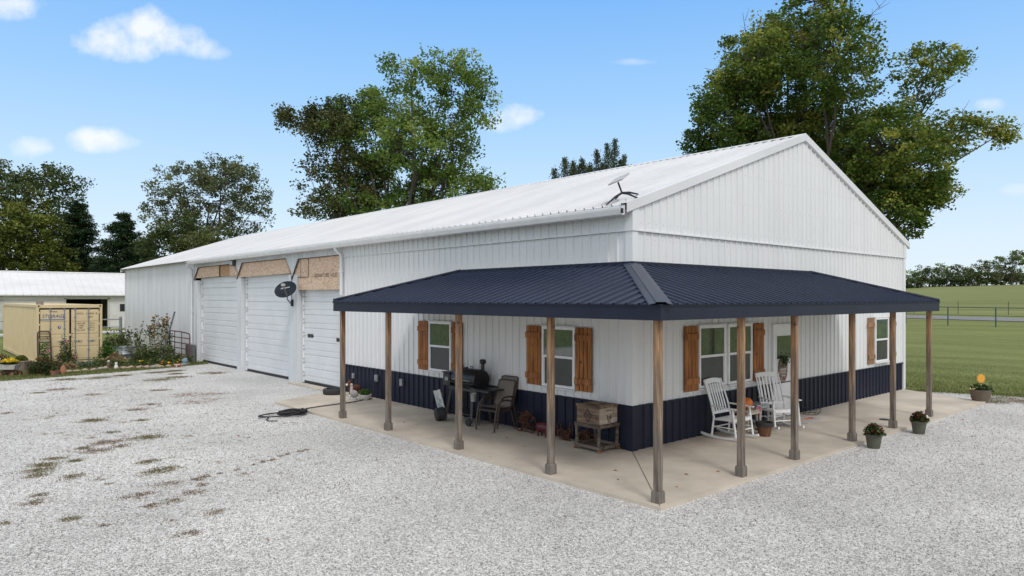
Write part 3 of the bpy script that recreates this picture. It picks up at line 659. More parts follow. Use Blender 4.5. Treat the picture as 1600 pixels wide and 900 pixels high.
m = MB(); m.add([(0,YA,PZ1-.005),(0,YB,PZ0-.005),(-PD,YB,PZ0-.005)], [(0,1,2)]); m.add([(XA,0,PZ1-.005),(XB,0,PZ0-.005),(XB,-PD,PZ0-.005)], [(0,1,2)]); m.build('porch_roof', M_navyroof, B)
# hip cap: folded plate with a raised centre and hemmed edges
m = MB()
d = Vector((-1,-1,0)).normalized(); pr_ = Vector((1,-1,0)).normalized()
for (w0, w1, h0, h1) in ((-.165,-.155,.024,.036),(-.155,-.075,.036,.036),(-.075,-.065,.036,.05),(-.065,.065,.05,.05),(.065,.075,.05,.036),(.075,.155,.036,.036),(.155,.165,.036,.024)):
    vs = []
    for L_ in (0, PD*math.sqrt(2)+.03):
        for w, hh in ((w0, h0), (w1, h1)):
            p = d*L_ + pr_*w; x, y = p.x, p.y
            z = PZ1 + min(x, y, 0)*ps; vs.append((x, y, z+hh))
    m.add(vs, [(0,1,3,2)])
m.build('hip_cap', M_navyroof, pr2)
m = MB()
for (a, b) in (((0,YA),(-PD,YB)),):
    m.tube([(a[0],a[1],PZ1+.03),(b[0],b[1],PZ0+.03)], .035, 4)
m.tube([(XA,0,PZ1+.03),(XB,-PD,PZ0+.03)], .035, 4)
m.bb(-.075, -.058, -.06, YA, PZ1-.02, PZ1+.045); m.bb(-.06, XA, -.075, -.058, PZ1-.02, PZ1+.045)
m.bb(-.058, -.02, -.02, YA, PZ1+.03, PZ1+.045); m.bb(-.06, XA, -.058, -.02, PZ1+.03, PZ1+.045)
m.build('wall_flashing', M_navy, pr)
m = MB(); m.bb(-PD, -PD+.035, -PD, YB, 2.50, 2.712); m.bb(-PD+.035, XB, -PD, -PD+.035, 2.50, 2.712); m.bb(-PD+.035, -.06, YB-.035, YB, 2.50, 2.712); m.bb(XB-.035, XB, -PD+.035, -.06, 2.50, 2.712)
m.bb(-PD-.016, -PD-.002, -PD-.016, YB+.01, 2.69, 2.722); m.bb(-PD-.002, XB+.01, -PD-.016, -PD-.002, 2.69, 2.722)
m.build('fascia', M_navy, pr)
m = MB(); m.bb(-PD+.036, -.06, -PD+.036, YB-.036, 2.53, 2.545); m.bb(-.06, XB-.036, -PD+.036, -.06, 2.53, 2.545); m.build('soffit', wood('rafter wood',(.10,.07,.045),(.20,.145,.095),(.28,.21,.14),14,1), B)
posts = [(-2.27,6.74),(-2.27,4.72),(-2.27,2.25),(-2.27,-.18),(-2.27,-2.27),(-.13,-2.27),(1.62,-2.27),(3.97,-2.27),(6.04,-2.27),(8.25,-2.27)]
m = MB(); m.box((0,0,1.25), (.098,.098,2.50), None, .006); p0 = m.build('porch_post', M_post, B)
m = MB(); m.box((0,0,.075), (.140,.140,.15), None, .006); m.box((0,0,.157), (.128,.128,.014), None, .004); m.build('post_base', M_postb, p0)
for i, (x, y) in enumerate(posts):
    o = p0 if i == 0 else copy_tree(p0, B)
    o.location = (x, y, 0); o.rotation_euler = (0, 0, (i*37 % 4)*R(90))
# wall fixtures
m = MB(); m.bb(-.09, -.02, 8.93, 9.06, .47, .66, .01); ob = m.build('outlet_box', M_galv, B)
m = MB(); m.bb(-.09, -.02, 7.63, 7.76, .47, .66, .01); m.build('outlet_box', M_galv, B)
m = MB(); m.bb(-.09, -.02, 10.24, 10.34, .45, .60, .01); m.build('outlet_box', M_galv, B)
m = MB(); m.bb(-.15, -.03, 19.84, 20.14, 4.08, 4.34, .02); m.tube([(-.03,20.0,4.35),(-.10,20.0,4.37)], .03, 8); wl = m.build('wall_light', pm('dark bronze', (.06,.055,.055),(.09,.085,.08), 20, .5), B)
m = MB(); m.bb(-.165, -.151, 19.88, 20.10, 4.12, 4.28, .005); m.build('light_lens', pm('frosted lens', (.30,.31,.32),(.4,.41,.42), 20, .25), wl)

# screw heads on the ribs' flats, in rows along the girts
m = MB()
k = .11+.2286/2
while k < WD-.1:
    for z in (1.15, 1.95, 2.6, 3.3, 3.9): m.box((k, -.003, z), (.009,.006,.009))
    for z in (4.2, 4.85, 5.5, 6.15):
        if z < rz_(k)-.15: m.box((k, -.026, z), (.009,.006,.009))
    k += .2286
k = .11+.2286/2
while k < 10.9:
    for z in (1.15, 1.95, 2.6, 3.3, 3.9): m.box((-.003, k, z), (.006,.009,.009))
    m.box((-.026, k, 4.2), (.006,.009,.009)); k += .2286
tag(m.build('screw_heads', M_galv, B), kind='stuff')
# ------------------------------------------------------------------ foliage tools
DN = 2.1
def leafmat(name, c0, c1, c2, trans=.25):
    if name in MATS: return MATS[name]
    m = bpy.data.materials.new(name); m.use_nodes = True; t = m.node_tree; n = t.nodes; l = t.links
    p = n['Principled BSDF']; p.inputs['Roughness'].default_value = .6; p.inputs['Specular IOR Level'].default_value = .25
    a = n.new('ShaderNodeAttribute'); a.attribute_name = 'tint'
    rp = n.new('ShaderNodeValToRGB'); e = rp.color_ramp.elements; e[0].color = (*c0, 1); e[1].color = (*c2, 1); k = e.new(.55); k.color = (*c1, 1)
    l.new(a.outputs['Fac'], rp.inputs[0]); l.new(rp.outputs[0], p.inputs['Base Color'])
    tr = n.new('ShaderNodeBsdfTranslucent'); l.new(rp.outputs[0], tr.inputs[0]); mx = n.new('ShaderNodeMixShader'); mx.inputs[0].default_value = trans
    l.new(p.outputs[0], mx.inputs[1]); l.new(tr.outputs[0], mx.inputs[2]); l.new(mx.outputs[0], n['Material Output'].inputs[0])
    MATS[name] = m; return m
def leaves(name, mat, P, S, tint, parent=None, rng=None, up=.4, ratio=.8, dirs=None, taper=None):
    """P (N,3) positions, S (N,) sizes -> one mesh of diamond-shaped leaves"""
    N_ = len(P); rng = rng or np.random.default_rng(1)
    nrm = rng.normal(size=(N_, 3)); nrm[:, 2] = np.abs(nrm[:, 2]) + up; nrm /= np.linalg.norm(nrm, axis=1)[:, None]
    if dirs is None:
        d = rng.normal(size=(N_, 3))
    else: d = dirs + rng.normal(size=(N_, 3))*.15
    if dirs is None: d -= nrm*np.sum(d*nrm, axis=1)[:, None]
    d /= np.linalg.norm(d, axis=1)[:, None]
    w = np.cross(nrm, d); w /= np.maximum(np.linalg.norm(w, axis=1), 1e-6)[:, None]
    S = S[:, None]
    base = P if dirs is not None else P - d*S*.5
    q = np.stack([base, base + d*S*.45 + w*S*ratio*.5, base + d*S, base + d*S*.45 - w*S*ratio*.5], axis=1).reshape(-1, 3)
    me = bpy.data.meshes.new(name); me.vertices.add(N_*4); me.vertices.foreach_set('co', q.astype(np.float32).ravel())
    me.loops.add(N_*4); me.loops.foreach_set('vertex_index', np.arange(N_*4, dtype=np.int32))
    me.polygons.add(N_); me.polygons.foreach_set('loop_start', np.arange(0, N_*4, 4, dtype=np.int32)); me.polygons.foreach_set('loop_total', np.full(N_, 4, dtype=np.int32))
    me.update(); me.validate()
    at = me.attributes.new('tint', 'FLOAT', 'POINT'); at.data.foreach_set('value', np.repeat(np.clip(tint, 0, 1), 4).astype(np.float32))
    me.materials.append(mat); o = bpy.data.objects.new(name, me); C.objects.link(o)
    if parent: o.parent = parent
    return o
def tree(name, base, lobes, trunk_r, leafm, barkm, label, cat, group=None, seed=1, leaf=.16, dens=1.0, cl_r=.42, per=34, rz=None, depth=1.0, twig=True, fork=None, bare=0, flatten=1, yellow=0, dead=0, lobe_t=0):
    rng = np.random.default_rng(seed); rr = random.Random(seed)
    T = empty(name, base, -YAW if rz is None else rz, label, cat, group)
    tm = MB(); P = []; S = []; TI = []
    zmin = min(l[1]-l[3] for l in lobes); fk = fork or max(1.5, zmin*.75)
    tm.tube([(0,0,-.3), (rr.uniform(-.1,.1), 0, fk*.5), (rr.uniform(-.2,.2), rr.uniform(-.2,.2), fk)], [trunk_r*1.25, trunk_r, trunk_r*.85], 10)
    ytot = max(l[2] for l in lobes)
    for (lx, lz, rx, ry, op) in lobes:
        ly = rng.uniform(-1, 1)*ytot*.9*depth*max(.25, 1-abs(lx)/(max(abs(l[0]) for l in lobes)+.1)); lt = rng.normal(0, .13) + lobe_t*lx
        rd = (rx+ry)/2*1.05
        c = np.array([lx, ly, lz])
        start = Vector((rr.uniform(-.15,.15), rr.uniform(-.15,.15), fk*rr.uniform(.75, 1)))
        end = Vector(c); mid = start.lerp(end, .5) + Vector((rr.uniform(-.5,.5), rr.uniform(-.5,.5), rr.uniform(-.3,.5)))*min(1.5, .12*(end-start).length)
        r0 = trunk_r*.42*min(1.0, .45+.12*rx)
        pts = [start, start.lerp(mid, .5)+Vector((rr.uniform(-.15,.15),0,rr.uniform(-.1,.1))), mid, mid.lerp(end, .5)+Vector((rr.uniform(-.2,.2),0,rr.uniform(-.2,.2))), end]
        tm.tube(pts, [r0, r0*.8, r0*.62, r0*.42, r0*.22], 6, False)
        nc = int(dens*DN*op*15*(rx*ry + .6*rx*rd + .5)/(cl_r/.42)**2)
        for k in range(nc):
            v = rng.normal(size=3); v /= np.linalg.norm(v); q = rng.uniform(.25, 1)**.45
            cc = c + v*np.array([rx, rd, ry])*q*rng.uniform(.9, 1.16)
            if twig and k % 2 == 0:
                a = Vector(c + (cc-c)*rng.uniform(.0,.35)); b = Vector(cc)
                tm.tube([a, a.lerp(b, .5)+Vector((rr.uniform(-.1,.1), rr.uniform(-.1,.1), rr.uniform(-.12,.05)))*min(1, (b-a).length), b], [r0*.17, r0*.11, .006+r0*.03], 3, False)
            n_ = int(per*1.75*rng.uniform(.5, 1.4))
            rad = cl_r*rng.uniform(.6, 1.3)
            pp_ = cc + np.clip(rng.normal(size=(n_, 3)), -1.35, 1.35)*rad*np.array([.6, .6, .42*flatten])
            P.append(pp_); S.append(leaf*.92*rng.uniform(.6, 1.35, n_))
            tv = rng.normal(.45, .15) + lt; 
            if rng.uniform() < yellow: tv = rng.uniform(.8, 1.05)
            TI.append(tv + rng.normal(0, .13, n_))
        for k in range(int(bare*6)):
            v = Vector(rng.normal(size=3)); v.normalize(); v.z = abs(v.z)*.8+.2
            a = end; b = end + Vector((v.x*rx, v.y*rd, v.z*ry))*1.35; mm = a.lerp(b, .5)+Vector((rr.uniform(-.2,.2),0,rr.uniform(-.1,.2)))
            tm.tube([a, mm, b], [r0*.25, r0*.15, .008], 4, False)
            for j_ in range(4):
                s_ = a.lerp(b, rr.uniform(.3,.9)); tm.tube([s_, s_+Vector((rr.uniform(-.5,.5), rr.uniform(-.3,.3), rr.uniform(.1,.6)))], [.014, .005], 3, False)
    leaves('crown', leafm, np.concatenate(P), np.concatenate(S), np.concatenate(TI), T, rng)
    tm.build('trunk', barkm, T, True)
    return T
L_maple = leafmat('maple leaves', (.046,.090,.015), (.115,.180,.030), (.40,.40,.085), .4)
L_mid = leafmat('bright maple leaves', (.062,.120,.022), (.155,.245,.048), (.36,.43,.12), .4)
L_elm = leafmat('grey green elm leaves', (.068,.086,.038), (.14,.165,.074), (.26,.28,.15), .35)
L_dark = leafmat('dark oak leaves', (.038,.060,.018), (.085,.118,.036), (.18,.21,.075), .35)
L_yel = leafmat('yellow green leaves', (.040,.062,.008), (.105,.135,.018), (.25,.25,.05))
L_brown = leafmat('bronze leaves', (.045,.055,.016), (.10,.11,.034), (.19,.18,.07), .3)
L_spr = leafmat('spruce needles', (.016,.036,.014), (.040,.072,.028), (.09,.13,.055), .15)
L_jun = leafmat('cedar needles', (.030,.045,.018), (.065,.085,.040), (.13,.14,.08), .1)
BK = pm('grey brown bark', (.10,.085,.07), (.055,.047,.04), 9, .95, bump=.5, stretch=(1,1,.2))
BKd = pm('dark bark', (.045,.038,.032), (.028,.024,.02), 9, .95, stretch=(1,1,.2))

# ------------------------------------------------------------------ trees
tree('maple_tree', (21.9,6.35,-.07), [(-3.5,13.3,1.8,1.6,1),(-1.5,14.8,2.0,1.5,1),(-4.7,11.2,1.5,1.5,.9),(-2.4,11.8,2.1,2.1,1),(-5.9,10.0,.8,.7,.6),(-.7,13.0,1.8,2.2,1),(-4.1,9.4,2.2,1.2,1),(-1.2,10.0,2.4,1.8,1),(.6,10.3,2.1,2.1,1),(1.8,9.4,2.2,1.8,1),(3.1,8.4,2.0,1.8,1),(1.5,12.0,1.1,1.3,.25),(.3,13.0,1.0,1.7,.5),
  (4.0,13.1,1.3,1.0,.65),(5.5,13.6,.6,.35,.5),(3.5,11.6,.9,.6,.35),(5.1,12.1,.8,.35,.12),(2.6,10.9,1.3,.8,.35),(6.3,10.6,1.6,.7,.6),(4.8,9.6,1.3,.6,.4),(7.5,10.2,.6,.4,.7),(4.6,7.8,1.5,.7,.45),(3.3,9.2,1.2,.9,.7),(3.7,7.0,1.1,.5,.7),(6.0,7.8,.8,.3,.35),(-1.3,15.7,1.2,.7,.8),(-3.2,14.7,1.1,.8,.7),(0,15.3,.7,.6,.45),(-4.1,12.5,1.4,1.2,.8),(-5.3,11.7,.8,.6,.45),(-1.5,7.5,3.5,1.5,.8),(2.2,6.6,2,1.3,.8),(0,8.2,2.6,1.5,1)],
  .42, L_maple, BK, 'largest maple, with yellowing leaves and bare twigs, behind the gable end', 'tree', seed=11, leaf=.15, dens=.66, cl_r=.40, per=34, fork=4.0, yellow=.07, bare=.5, depth=.9, lobe_t=.028)
tree('maple_tree', (16.81,34.86,-.07), [(3.9,19.2,2.4,1.3,.9),(5.0,17.5,2.2,1.7,.75),(3.4,15.9,2.3,2.0,.8),(1.4,18.1,2.1,1.4,.85),(-.9,16.9,2.4,1.8,1),(-3.0,16.7,2.0,1.4,.8),(-1.8,14.3,3.2,2.2,1),(1.4,13.6,3.8,2.3,1),(4.1,12.9,2.2,2.2,.9),(0,11.1,4.0,2.1,1),(3.6,10.8,2.9,1.6,1),(6.2,11.0,1.3,.5,.8),(-3.4,12.2,2.2,1.8,.8),(6.3,16.3,1.2,1.1,.7),(5.6,18.6,1.2,.8,.6),(-3.4,9.6,2.8,1.3,.9),(1,8.5,4.2,1.6,.9),(-4.6,14.6,1.4,.9,.4)],
  .5, L_mid, BK, 'tall bright green maple with open crown behind the middle of the long white roof', 'tree', seed=12, leaf=.21, dens=.46, cl_r=.62, per=38, fork=4.5, yellow=.03, depth=.9)
tree('locust_tree', (15.0,36.5,-.07), [(-2.2,16.3,2.2,1.0,.75),(-4.6,15.9,2.0,.6,.8),(-1.6,15.0,2.1,1.2,.7),(-3.2,14.7,1.5,.7,.4),(-2.6,12.8,1.9,1.2,.35),(-3.6,10.9,1.4,1.3,.35),(-.8,12.6,1.9,1.5,.7),(-2.8,9.3,2.0,1.1,.5),(-.6,10.2,2,1.4,.7)],
  .3, L_brown, BK, 'darker bronze green tree spreading left of the tall bright green maple', 'tree', seed=13, leaf=.20, dens=.66, cl_r=.55, per=34, fork=5.5, depth=.6, bare=.2)
tree('elm_tree', (16.69,74.99,-.07), [(.4,17.7,4.0,1.8,.8),(-2.9,16.3,3.4,2.2,.7),(2.9,16.2,3.5,2.2,.7),(-5.5,15.4,1.8,1.0,.6),(0,13.9,5.6,2.4,.6),(5.6,13.8,1.8,2.0,.6),(-4.2,12.9,3.4,2.0,.6),(3.7,11.7,3.2,2.0,.5),(-1.8,10.2,6.2,1.6,.7),(4.5,8.5,3.5,1.4,.6)],
  .45, L_elm, BKd, 'rounded grey green elm with a visible fan of branches beyond the far roof end', 'tree', seed=14, leaf=.27, dens=.42, cl_r=.72, per=34, fork=5.0, depth=.7)
tree('oak_tree', (12.6,71.6,-.07), [(-.2,10.3,2.6,1.8,1),(-1.7,8.5,2.6,1.8,1),(2.2,8.2,3.2,1.7,1),(4.3,8.9,2.6,1.5,.9),(0,5.8,4,2,1)],
  .3, L_dark, BKd, 'low dark bushy tree under the left side of the grey green elm', 'tree', seed=15, leaf=.28, dens=.45, cl_r=.75, per=36, fork=2, depth=.7)
tree('oak_tree', (1.38,95.18,-.07), [(-1.2,18.1,3.7,1.5,.8),(2.7,17.0,3.7,2.3,1),(4.6,14.2,2.2,2.7,.9),(-1.2,15.0,4.6,3.0,1),(2.0,12.6,5.3,3.0,1),(5.9,11.1,1.9,3.0,.9),(-5.9,16.6,3.9,2.7,1),(-9,14,4,4,1),(0,8,7,3,1)],
  .6, L_dark, BKd, 'tall dark tree at the far left behind the yellow green one', 'tree', seed=16, leaf=.34, dens=.36, cl_r=.9, per=36, fork=5, depth=.8)
tree('ash_tree', (-.23,83.26,-.07), [(-1.0,11.7,3.1,2.3,1),(1.4,10.1,3.2,2.3,1),(-1.4,8.4,4.0,2.5,1),(3.1,7.7,2.4,2.0,1),(-4.8,10.1,3.3,3.3,1),(4.4,6.7,1.4,1.2,1),(0,5,5,2,1)],
  .45, L_yel, BKd, 'yellow green tree at the far left right behind the white barn roof', 'tree', seed=17, leaf=.30, dens=.42, cl_r=.8, per=38, fork=3, depth=.8)
def spruce(base, h, r, label, seed, mat=L_spr, clear=.15, n=None, leaf=.28, group='spruces beyond the barn', name='spruce_tree', gap=.08):
    rng = np.random.default_rng(seed); T = empty(name, base, -YAW, label, 'tree', group); tm = MB()
    tm.tube([(0,0,-.3),(.05,0,h*.5),(0,0,h)], [h*.022, h*.014, .02], 8)
    P = []; S = []; TI = []; D_ = []
    lev = int(h*1.15)
    for i in range(lev):
        f = clear + (1-clear)*i/lev; z0_ = h*f; R_ = r*(1-f)**.72*rng.uniform(.8, 1.1)+.12
        for k in range(int(13+9*(1-f))):
            if rng.uniform() < gap: continue
            a = rng.uniform(0, 2*math.pi); z = z0_+rng.normal(0,.30); L_ = R_*rng.uniform(.45, 1.25); droop = -.12*L_ + .25*f*L_
            d = np.array([math.cos(a), math.sin(a), 0]); e = np.array([0,0,z]) + d*L_ + np.array([0,0,droop])
            tm.tube([(0,0,z), (d[0]*L_*.5, d[1]*L_*.5, z+droop*.3), tuple(e)], [.05*(1.1-f), .03, .01], 4, False)
            m_ = int(150*L_+30)
            t_ = rng.uniform(.12, 1.05, m_)
            pp_ = np.array([0,0,z]) + np.outer(t_, d*L_+np.array([0,0,droop])) + rng.normal(size=(m_,3))*np.array([.20,.20,.14])*(.5+L_*.32)
            P.append(pp_); S.append(leaf*rng.uniform(.6,1.3,m_)); TI.append(rng.normal(.4+.15*(rng.uniform()-.5),.15,m_)); 
            dd = d + np.array([0,0,-.1]) + rng.normal(size=(m_,3))*.45; D_.append(dd/np.linalg.norm(dd,axis=1)[:,None])
    leaves('crown', mat, np.concatenate(P), np.concatenate(S), np.concatenate(TI), T, rng, ratio=.42, dirs=np.concatenate(D_))
    tm.build('trunk', BKd, T, True); return T
spruce((9.5,81.5,-.07), 13.0, 4.6, 'dark spruce with layered boughs just left of the far end of the long roof', 21)
spruce((5.9,87.5,-.07), 14.6, 4.8, 'dark spruce between the tall dark tree and the nearer spruce', 22)
spruce((13.6,88,-.07), 10.5, 4.2, 'dark spruce half hidden between the other spruce and the elm', 23)
# cedars showing above the ridge
def cedar(base, plumes, label, seed):
    rng = np.random.default_rng(seed); T = empty('cedar_tree', base, -YAW, label, 'tree', 'cedars above the roof ridge'); tm = MB()
    tm.tube([(0,0,-.3),(0,0,9)], [.2,.1], 8); P = []; S = []; TI = []; D_ = []
    for (x, z0, z1, w, lean) in plumes:
        y = rng.uniform(-1,1); a = np.array([x, y, z0]); b = np.array([x+lean, y, z1])
        tm.tube([(0,0,7), tuple(a), tuple(b)], [.08,.05,.01], 4, False)
        n = int(420*(z1-z0)*w+160); t = rng.uniform(0,1,n); 
        for j in range(3):
            pp_ = a + np.outer(t, b-a) + rng.normal(size=(n,3))*(w*(1.05-t)[:,None]*.55+.07)
        P.append(pp_); S.append(.16*rng.uniform(.6,1.3,n)); TI.append(rng.normal(.45,.17,n)); D_.append(np.tile((b-a)/np.linalg.norm(b-a),(n,1))+rng.normal(size=(n,3))*.5)
    D_ = np.concatenate(D_); D_ /= np.linalg.norm(D_,axis=1)[:,None]
    leaves('crown', L_jun, np.concatenate(P), np.concatenate(S), np.concatenate(TI), T, rng, ratio=.45, dirs=D_); tm.build('trunk', BKd, T, True)
cedar((35.5,31.6,-.07), [(.9,10,16.6,1.1,.2),(.1,10,15.7,1.0,-.6),(1.4,10,15.0,.9,.3),(.5,10,15.9,1.0,-.3),(-.9,9.5,14.9,1.0,-.9),(1.9,10,14.3,.8,.8),(0,9.5,14.4,1.5,0),(1.2,10,14.5,1.4,.2),(-.4,10,14.5,1.1,-.7)], 'taller cedar whose spiky plumes show above the white roof ridge', 31)
cedar((33.5,33.4,-.07), [(-.5,9.5,14.7,1.2,-.2),(0,9.5,14.6,1.2,.1),(.4,9.5,14.4,1.1,.3),(-1.0,9,13.8,1.0,-.6),(.1,9,13.9,1.4,0),(.8,9,13.9,1.0,.5)], 'lower rounded cedar peeking over the roof ridge left of the spiky one', 32)
# treeline on the right
rt = random.Random(5)
kinds = ['broad', 'bushy', 'tall']
ORD = 'first second third fourth fifth sixth seventh eighth ninth tenth eleventh twelfth thirteenth fourteenth fifteenth sixteenth seventeenth eighteenth nineteenth twentieth'.split()
HX = [(-8,7.0),(-4,7.0),(1,7.6),(5,7.2),(10,10.2),(14,10.0),(18.5,8.6),(22.5,9.6),(26,7.5),(29.5,9.0),(33,11.6),(36.5,12.4),(40,10),(43,13.6),(47,14),(51,12.2),(55,13),(60,12),(66,13),(72,12)]
for i, (t0, h_) in enumerate(HX):
    d = 226 + rt.uniform(-4, 12); px = 1413 + t0*3.9
    cx_, cy_ = (px-800)/1088*d, d
    wx = -10.09 + .7495*cx_ + .6619*cy_; wy = -8.10 - .6619*cx_ + .7495*cy_
    zb = zs(sof(wx, wy)); h_ *= .80
    w = rt.uniform(2.2, 3.3)
    tree('pasture_tree', (wx, wy, zb-.2), [(0,h_-1.5,w*.8,1.4,.9),(-w*.6,h_-2.9,w*.7,1.4,.9),(w*.6,h_-2.7,w*.7,1.4,.9),(0,h_*.42,w*1.25,h_*.26,1),(0,h_*.2,w*1.45,h_*.2,1)],
         .3, (L_dark, L_elm, L_mid)[(i*7) % 3] if i % 4 else L_dark, BKd, '%s tree, %s from the building end of the line beyond the far pasture' % (('low leafy','dark rounded','tall open')[0 if h_ < 6.2 else (1 if h_ < 8.4 else 2)], ORD[i]), 'tree', 'treeline beyond the pasture', seed=100+i, leaf=.5, dens=.20, cl_r=.95, per=26, fork=h_*.3, depth=.8, twig=False)

# ------------------------------------------------------------------ distant buildings on the left
bn = empty('white_barn', (0, 66.7, 0), 0, 'long low white barn with ribbed metal roof and open dark doorway, behind the tan container', 'barn')
m = MB()
m.bb(-40, 1.42, 0, .2, -.1, 3.05); m.bb(4.95, 8.2, 0, .2, -.1, 3.05); m.bb(1.42, 4.95, 0, .2, 2.75, 3.05)
m.bb(-40, -39.8, .2, 8, -.1, 3.0); m.bb(8.0, 8.2, .2, 8, -.1, 3.0); m.bb(-40, 8.2, 7.8, 8, -.1, 3.0)
for k in range(18): m.bb(-40, 1.42, -.012, 0, .05+k*.165, .06+k*.165+.005)
for k in range(18): m.bb(4.95, 8.2, -.012, 0, .05+k*.165, .06+k*.165+.005)
m.build('wall', pm('white barn siding', (.66,.655,.63), (.56,.55,.52), 1.2, .7), bn)
m = MB(); ribbed(m, -40.3, 8.5, c_(-.5), c_(4), lambda s, t, o: (s, t, 3.12+(t+.5)*.47+o), pitch=.6, h=.03, top=.05, base=.12); m.build('roof', M_roofw, bn)
m = MB(); m.add([(-40.3,4,5.235),(8.5,4,5.235),(8.5,8.5,3.12),(-40.3,8.5,3.12)], [(0,1,2,3)]); m.add([(8.19,0,3.0),(8.19,8,3.0),(8.19,4,5.2)], [(0,1,2)]); m.add([(-39.9,0,3.0),(-39.9,8,3.0),(-39.9,4,5.2)], [(0,1,2)]); m.build('roof', M_roofw, bn)
m = MB(); m.tube([(-40.3,4,5.28),(8.5,4,5.28)], .07, 6); m.bb(-40.3, 8.5, -.53, -.50, 3.04, 3.13); m.build('ridge_cap', M_trim, bn)
m = MB(); m.bb(1.3, 5.1, 4.0, 4.05, -.05, 2.9); m.build('interior_shade', M_dark, bn)  # near-black panel behind the doorway stands in for the shade inside
m = MB(); m.bb(1.35,1.5,-.05,.22,-.1,2.8); m.bb(4.87,5.02,-.05,.22,-.1,2.8); m.bb(1.35,5.02,-.05,.22,2.72,2.84); m.bb(-3.4,-3.2,-.05,0,0,3); m.bb(-30,1.3,-.05,0,2.60,2.66); m.build('door_frame', pm('old white paint', (.55,.54,.51), (.42,.41,.38), 4, .7), bn)
m = MB(); m.bb(5.9, 6.5, -.03, 0, 1.55, 2.25); m.build('window', M_black, bn)
# something reddish and something white peeping over its ridge
sh = empty('distant_shed', (10.2, 84, -.07), 0, 'small far building with a red brown roof edge showing over the barn ridge', 'shed')
m = MB(); m.bb(-2.2,3,0,5,0,4.6); m.build('wall', M_white2, sh)
m = MB(); m.prism([(-2.5,4.6),(5.3-2.5+.5,4.6),(.4,6.2)], 5.4, Matrix(((1,0,0,0),(0,0,1,-.2),(0,1,0,0),(0,0,0,1)))); m.build('roof', pm('red brown roofing', (.20,.085,.055), (.14,.06,.04), 3, .8), sh)
gb = empty('grain_bin', (10.6, 78.5, -.07), 0, 'white metal bin top just left of the long building roof corner, above the barn', 'grain bin')
m = MB(); m.lathe([(1.0,0),(1.0,4.9)], n=20); m.build('body', M_white2, gb, True)
m = MB(); m.lathe([(1.06,4.88),(.95,5.3),(.6,5.95),(.2,6.1)], n=20); m.build('roof', M_roofw, gb, True)
# pipe gate and post by the barn
pg = empty('pipe_fence', (-3.3, 43.5, -.07), 0, 'grey pipe rail fence with a thick end post between container and white building', 'fence')
m = MB(); m.tube([(4.3,.1,0),(4.3,.1,1.62)], .09, 10); m.lathe([(.095,1.62),(.05,1.67),(0.0,1.68)], (4.3,.1,0), 10); m.build('end_post', M_galv, pg, True)
m = MB(); m.tube([(0,0,0),(0,0,1.4)], .05, 8); m.build('post', M_galv, pg, True)
for z in (1.48, .98, .55): m = MB(); m.tube([(-4,0,z),(4.3,.1,z)], .035, 8); m.build('rail', M_galv, pg, True)
# pipe fence on the right
pf = empty('pipe_fence', (*[v for v in PF], 0), 0, 'dark green pipe rail fence with single top rail between lawn and road', 'fence')
M_pipe = pm('dark green painted pipe', (.055,.085,.080), (.04,.065,.06), 6, .5)
tp = [(-34+4.25*k) for k in range(0, 26)]
for i, t in enumerate(tp):
    p = st(0, t); q = (p[0]-PF[0], p[1]-PF[1], p[2]); m = MB(); m.tube([(q[0],q[1],q[2]-.2),(q[0],q[1],q[2]+1.52)], .05, 8); m.build('post', M_pipe, pf, True)
a = st(0, tp[0]); b = st(0, tp[-1]); m = MB(); m.tube([(a[0]-PF[0],a[1]-PF[1],a[2]+1.56),(b[0]-PF[0],b[1]-PF[1],b[2]+1.56)], .036, 8); m.build('rail', M_pipe, pf, True)
wf = empty('wire_fence', (*PF, 0), 0, 'thin wire fence on rusty steel posts at the pasture side of the road', 'fence')
M_rustp = pm('rusty steel post', (.10,.06,.04), (.06,.045,.035), 9, .8)
tw = [-40+5.6*k for k in range(28)]
for t in tw:
    p = st(17, t); m = MB(); m.box((p[0]-PF[0], p[1]-PF[1], p[2]+.65), (.06,.05,1.5)); m.build('post', M_rustp, wf)
for z in (.5,.85,1.2):
    a = st(17, tw[0]); b = st(17, tw[-1]); m = MB(); m.tube([(a[0]-PF[0],a[1]-PF[1],a[2]+z),(b[0]-PF[0],b[1]-PF[1],b[2]+z)], .006, 3); m.build('wire', M_rustp, wf)
# ------------------------------------------------------------------ things on and around the house
def fr(o, dirs): pass
RT = Vector((.7495,-.6619,0)); FW = Vector((.6619,.7495,0)); UPV = Vector((0,0,1))
M_dkblue = pm('dark slate plastic', (.014,.019,.028), (.022,.028,.038), 14, .55, spec=.25)
M_lgrey = pm('light grey plastic', (.44,.44,.43), (.38,.38,.37), 12, .5)
# flat internet antenna on the roof corner
D1 = empty('satellite_antenna', (.12,.34,rz_(.12)), 0, 'flat pale rectangular internet antenna on a dark four legged mast at the roof corner', 'antenna')
b0 = Vector((0,0,.17)); m = MB()
for (x, y, z) in ((-.33,.10,-.075),(-.02,-.38,.03),(.36,-.10,.17),(.22,.34,.11)):
    e = Vector((x,y,z)); md = b0.lerp(e,.45)+Vector((0,0,.02))
    m = MB(); m.tube([b0, md, e], [.024,.020,.014], 6); m.build('leg', M_dkblue, D1, True)
m = MB(); m.tube([b0, b0+Vector((-.02,.02,.0))-RT*.045+UPV*.20], .017, 8); m.build('mast', M_dkblue, D1, True)
A_ = (RT*.205+UPV*.19+FW*.40); B_ = (RT*.235+UPV*.08-FW*.158); n_ = A_.cross(B_).normalized()
cen = b0 - RT*.055+UPV*.26; m = MB()
vs = [cen+A_*a*.5+B_*b*.5+n_*c for c in (-.012,.012) for a, b in ((-1,-1),(1,-1),(1,1),(-1,1))]
m.add(vs, [(0,1,2,3),(7,6,5,4),(0,4,5,1),(1,5,6,2),(2,6,7,3),(3,7,4,0)]); m.build('panel', M_lgrey, D1)
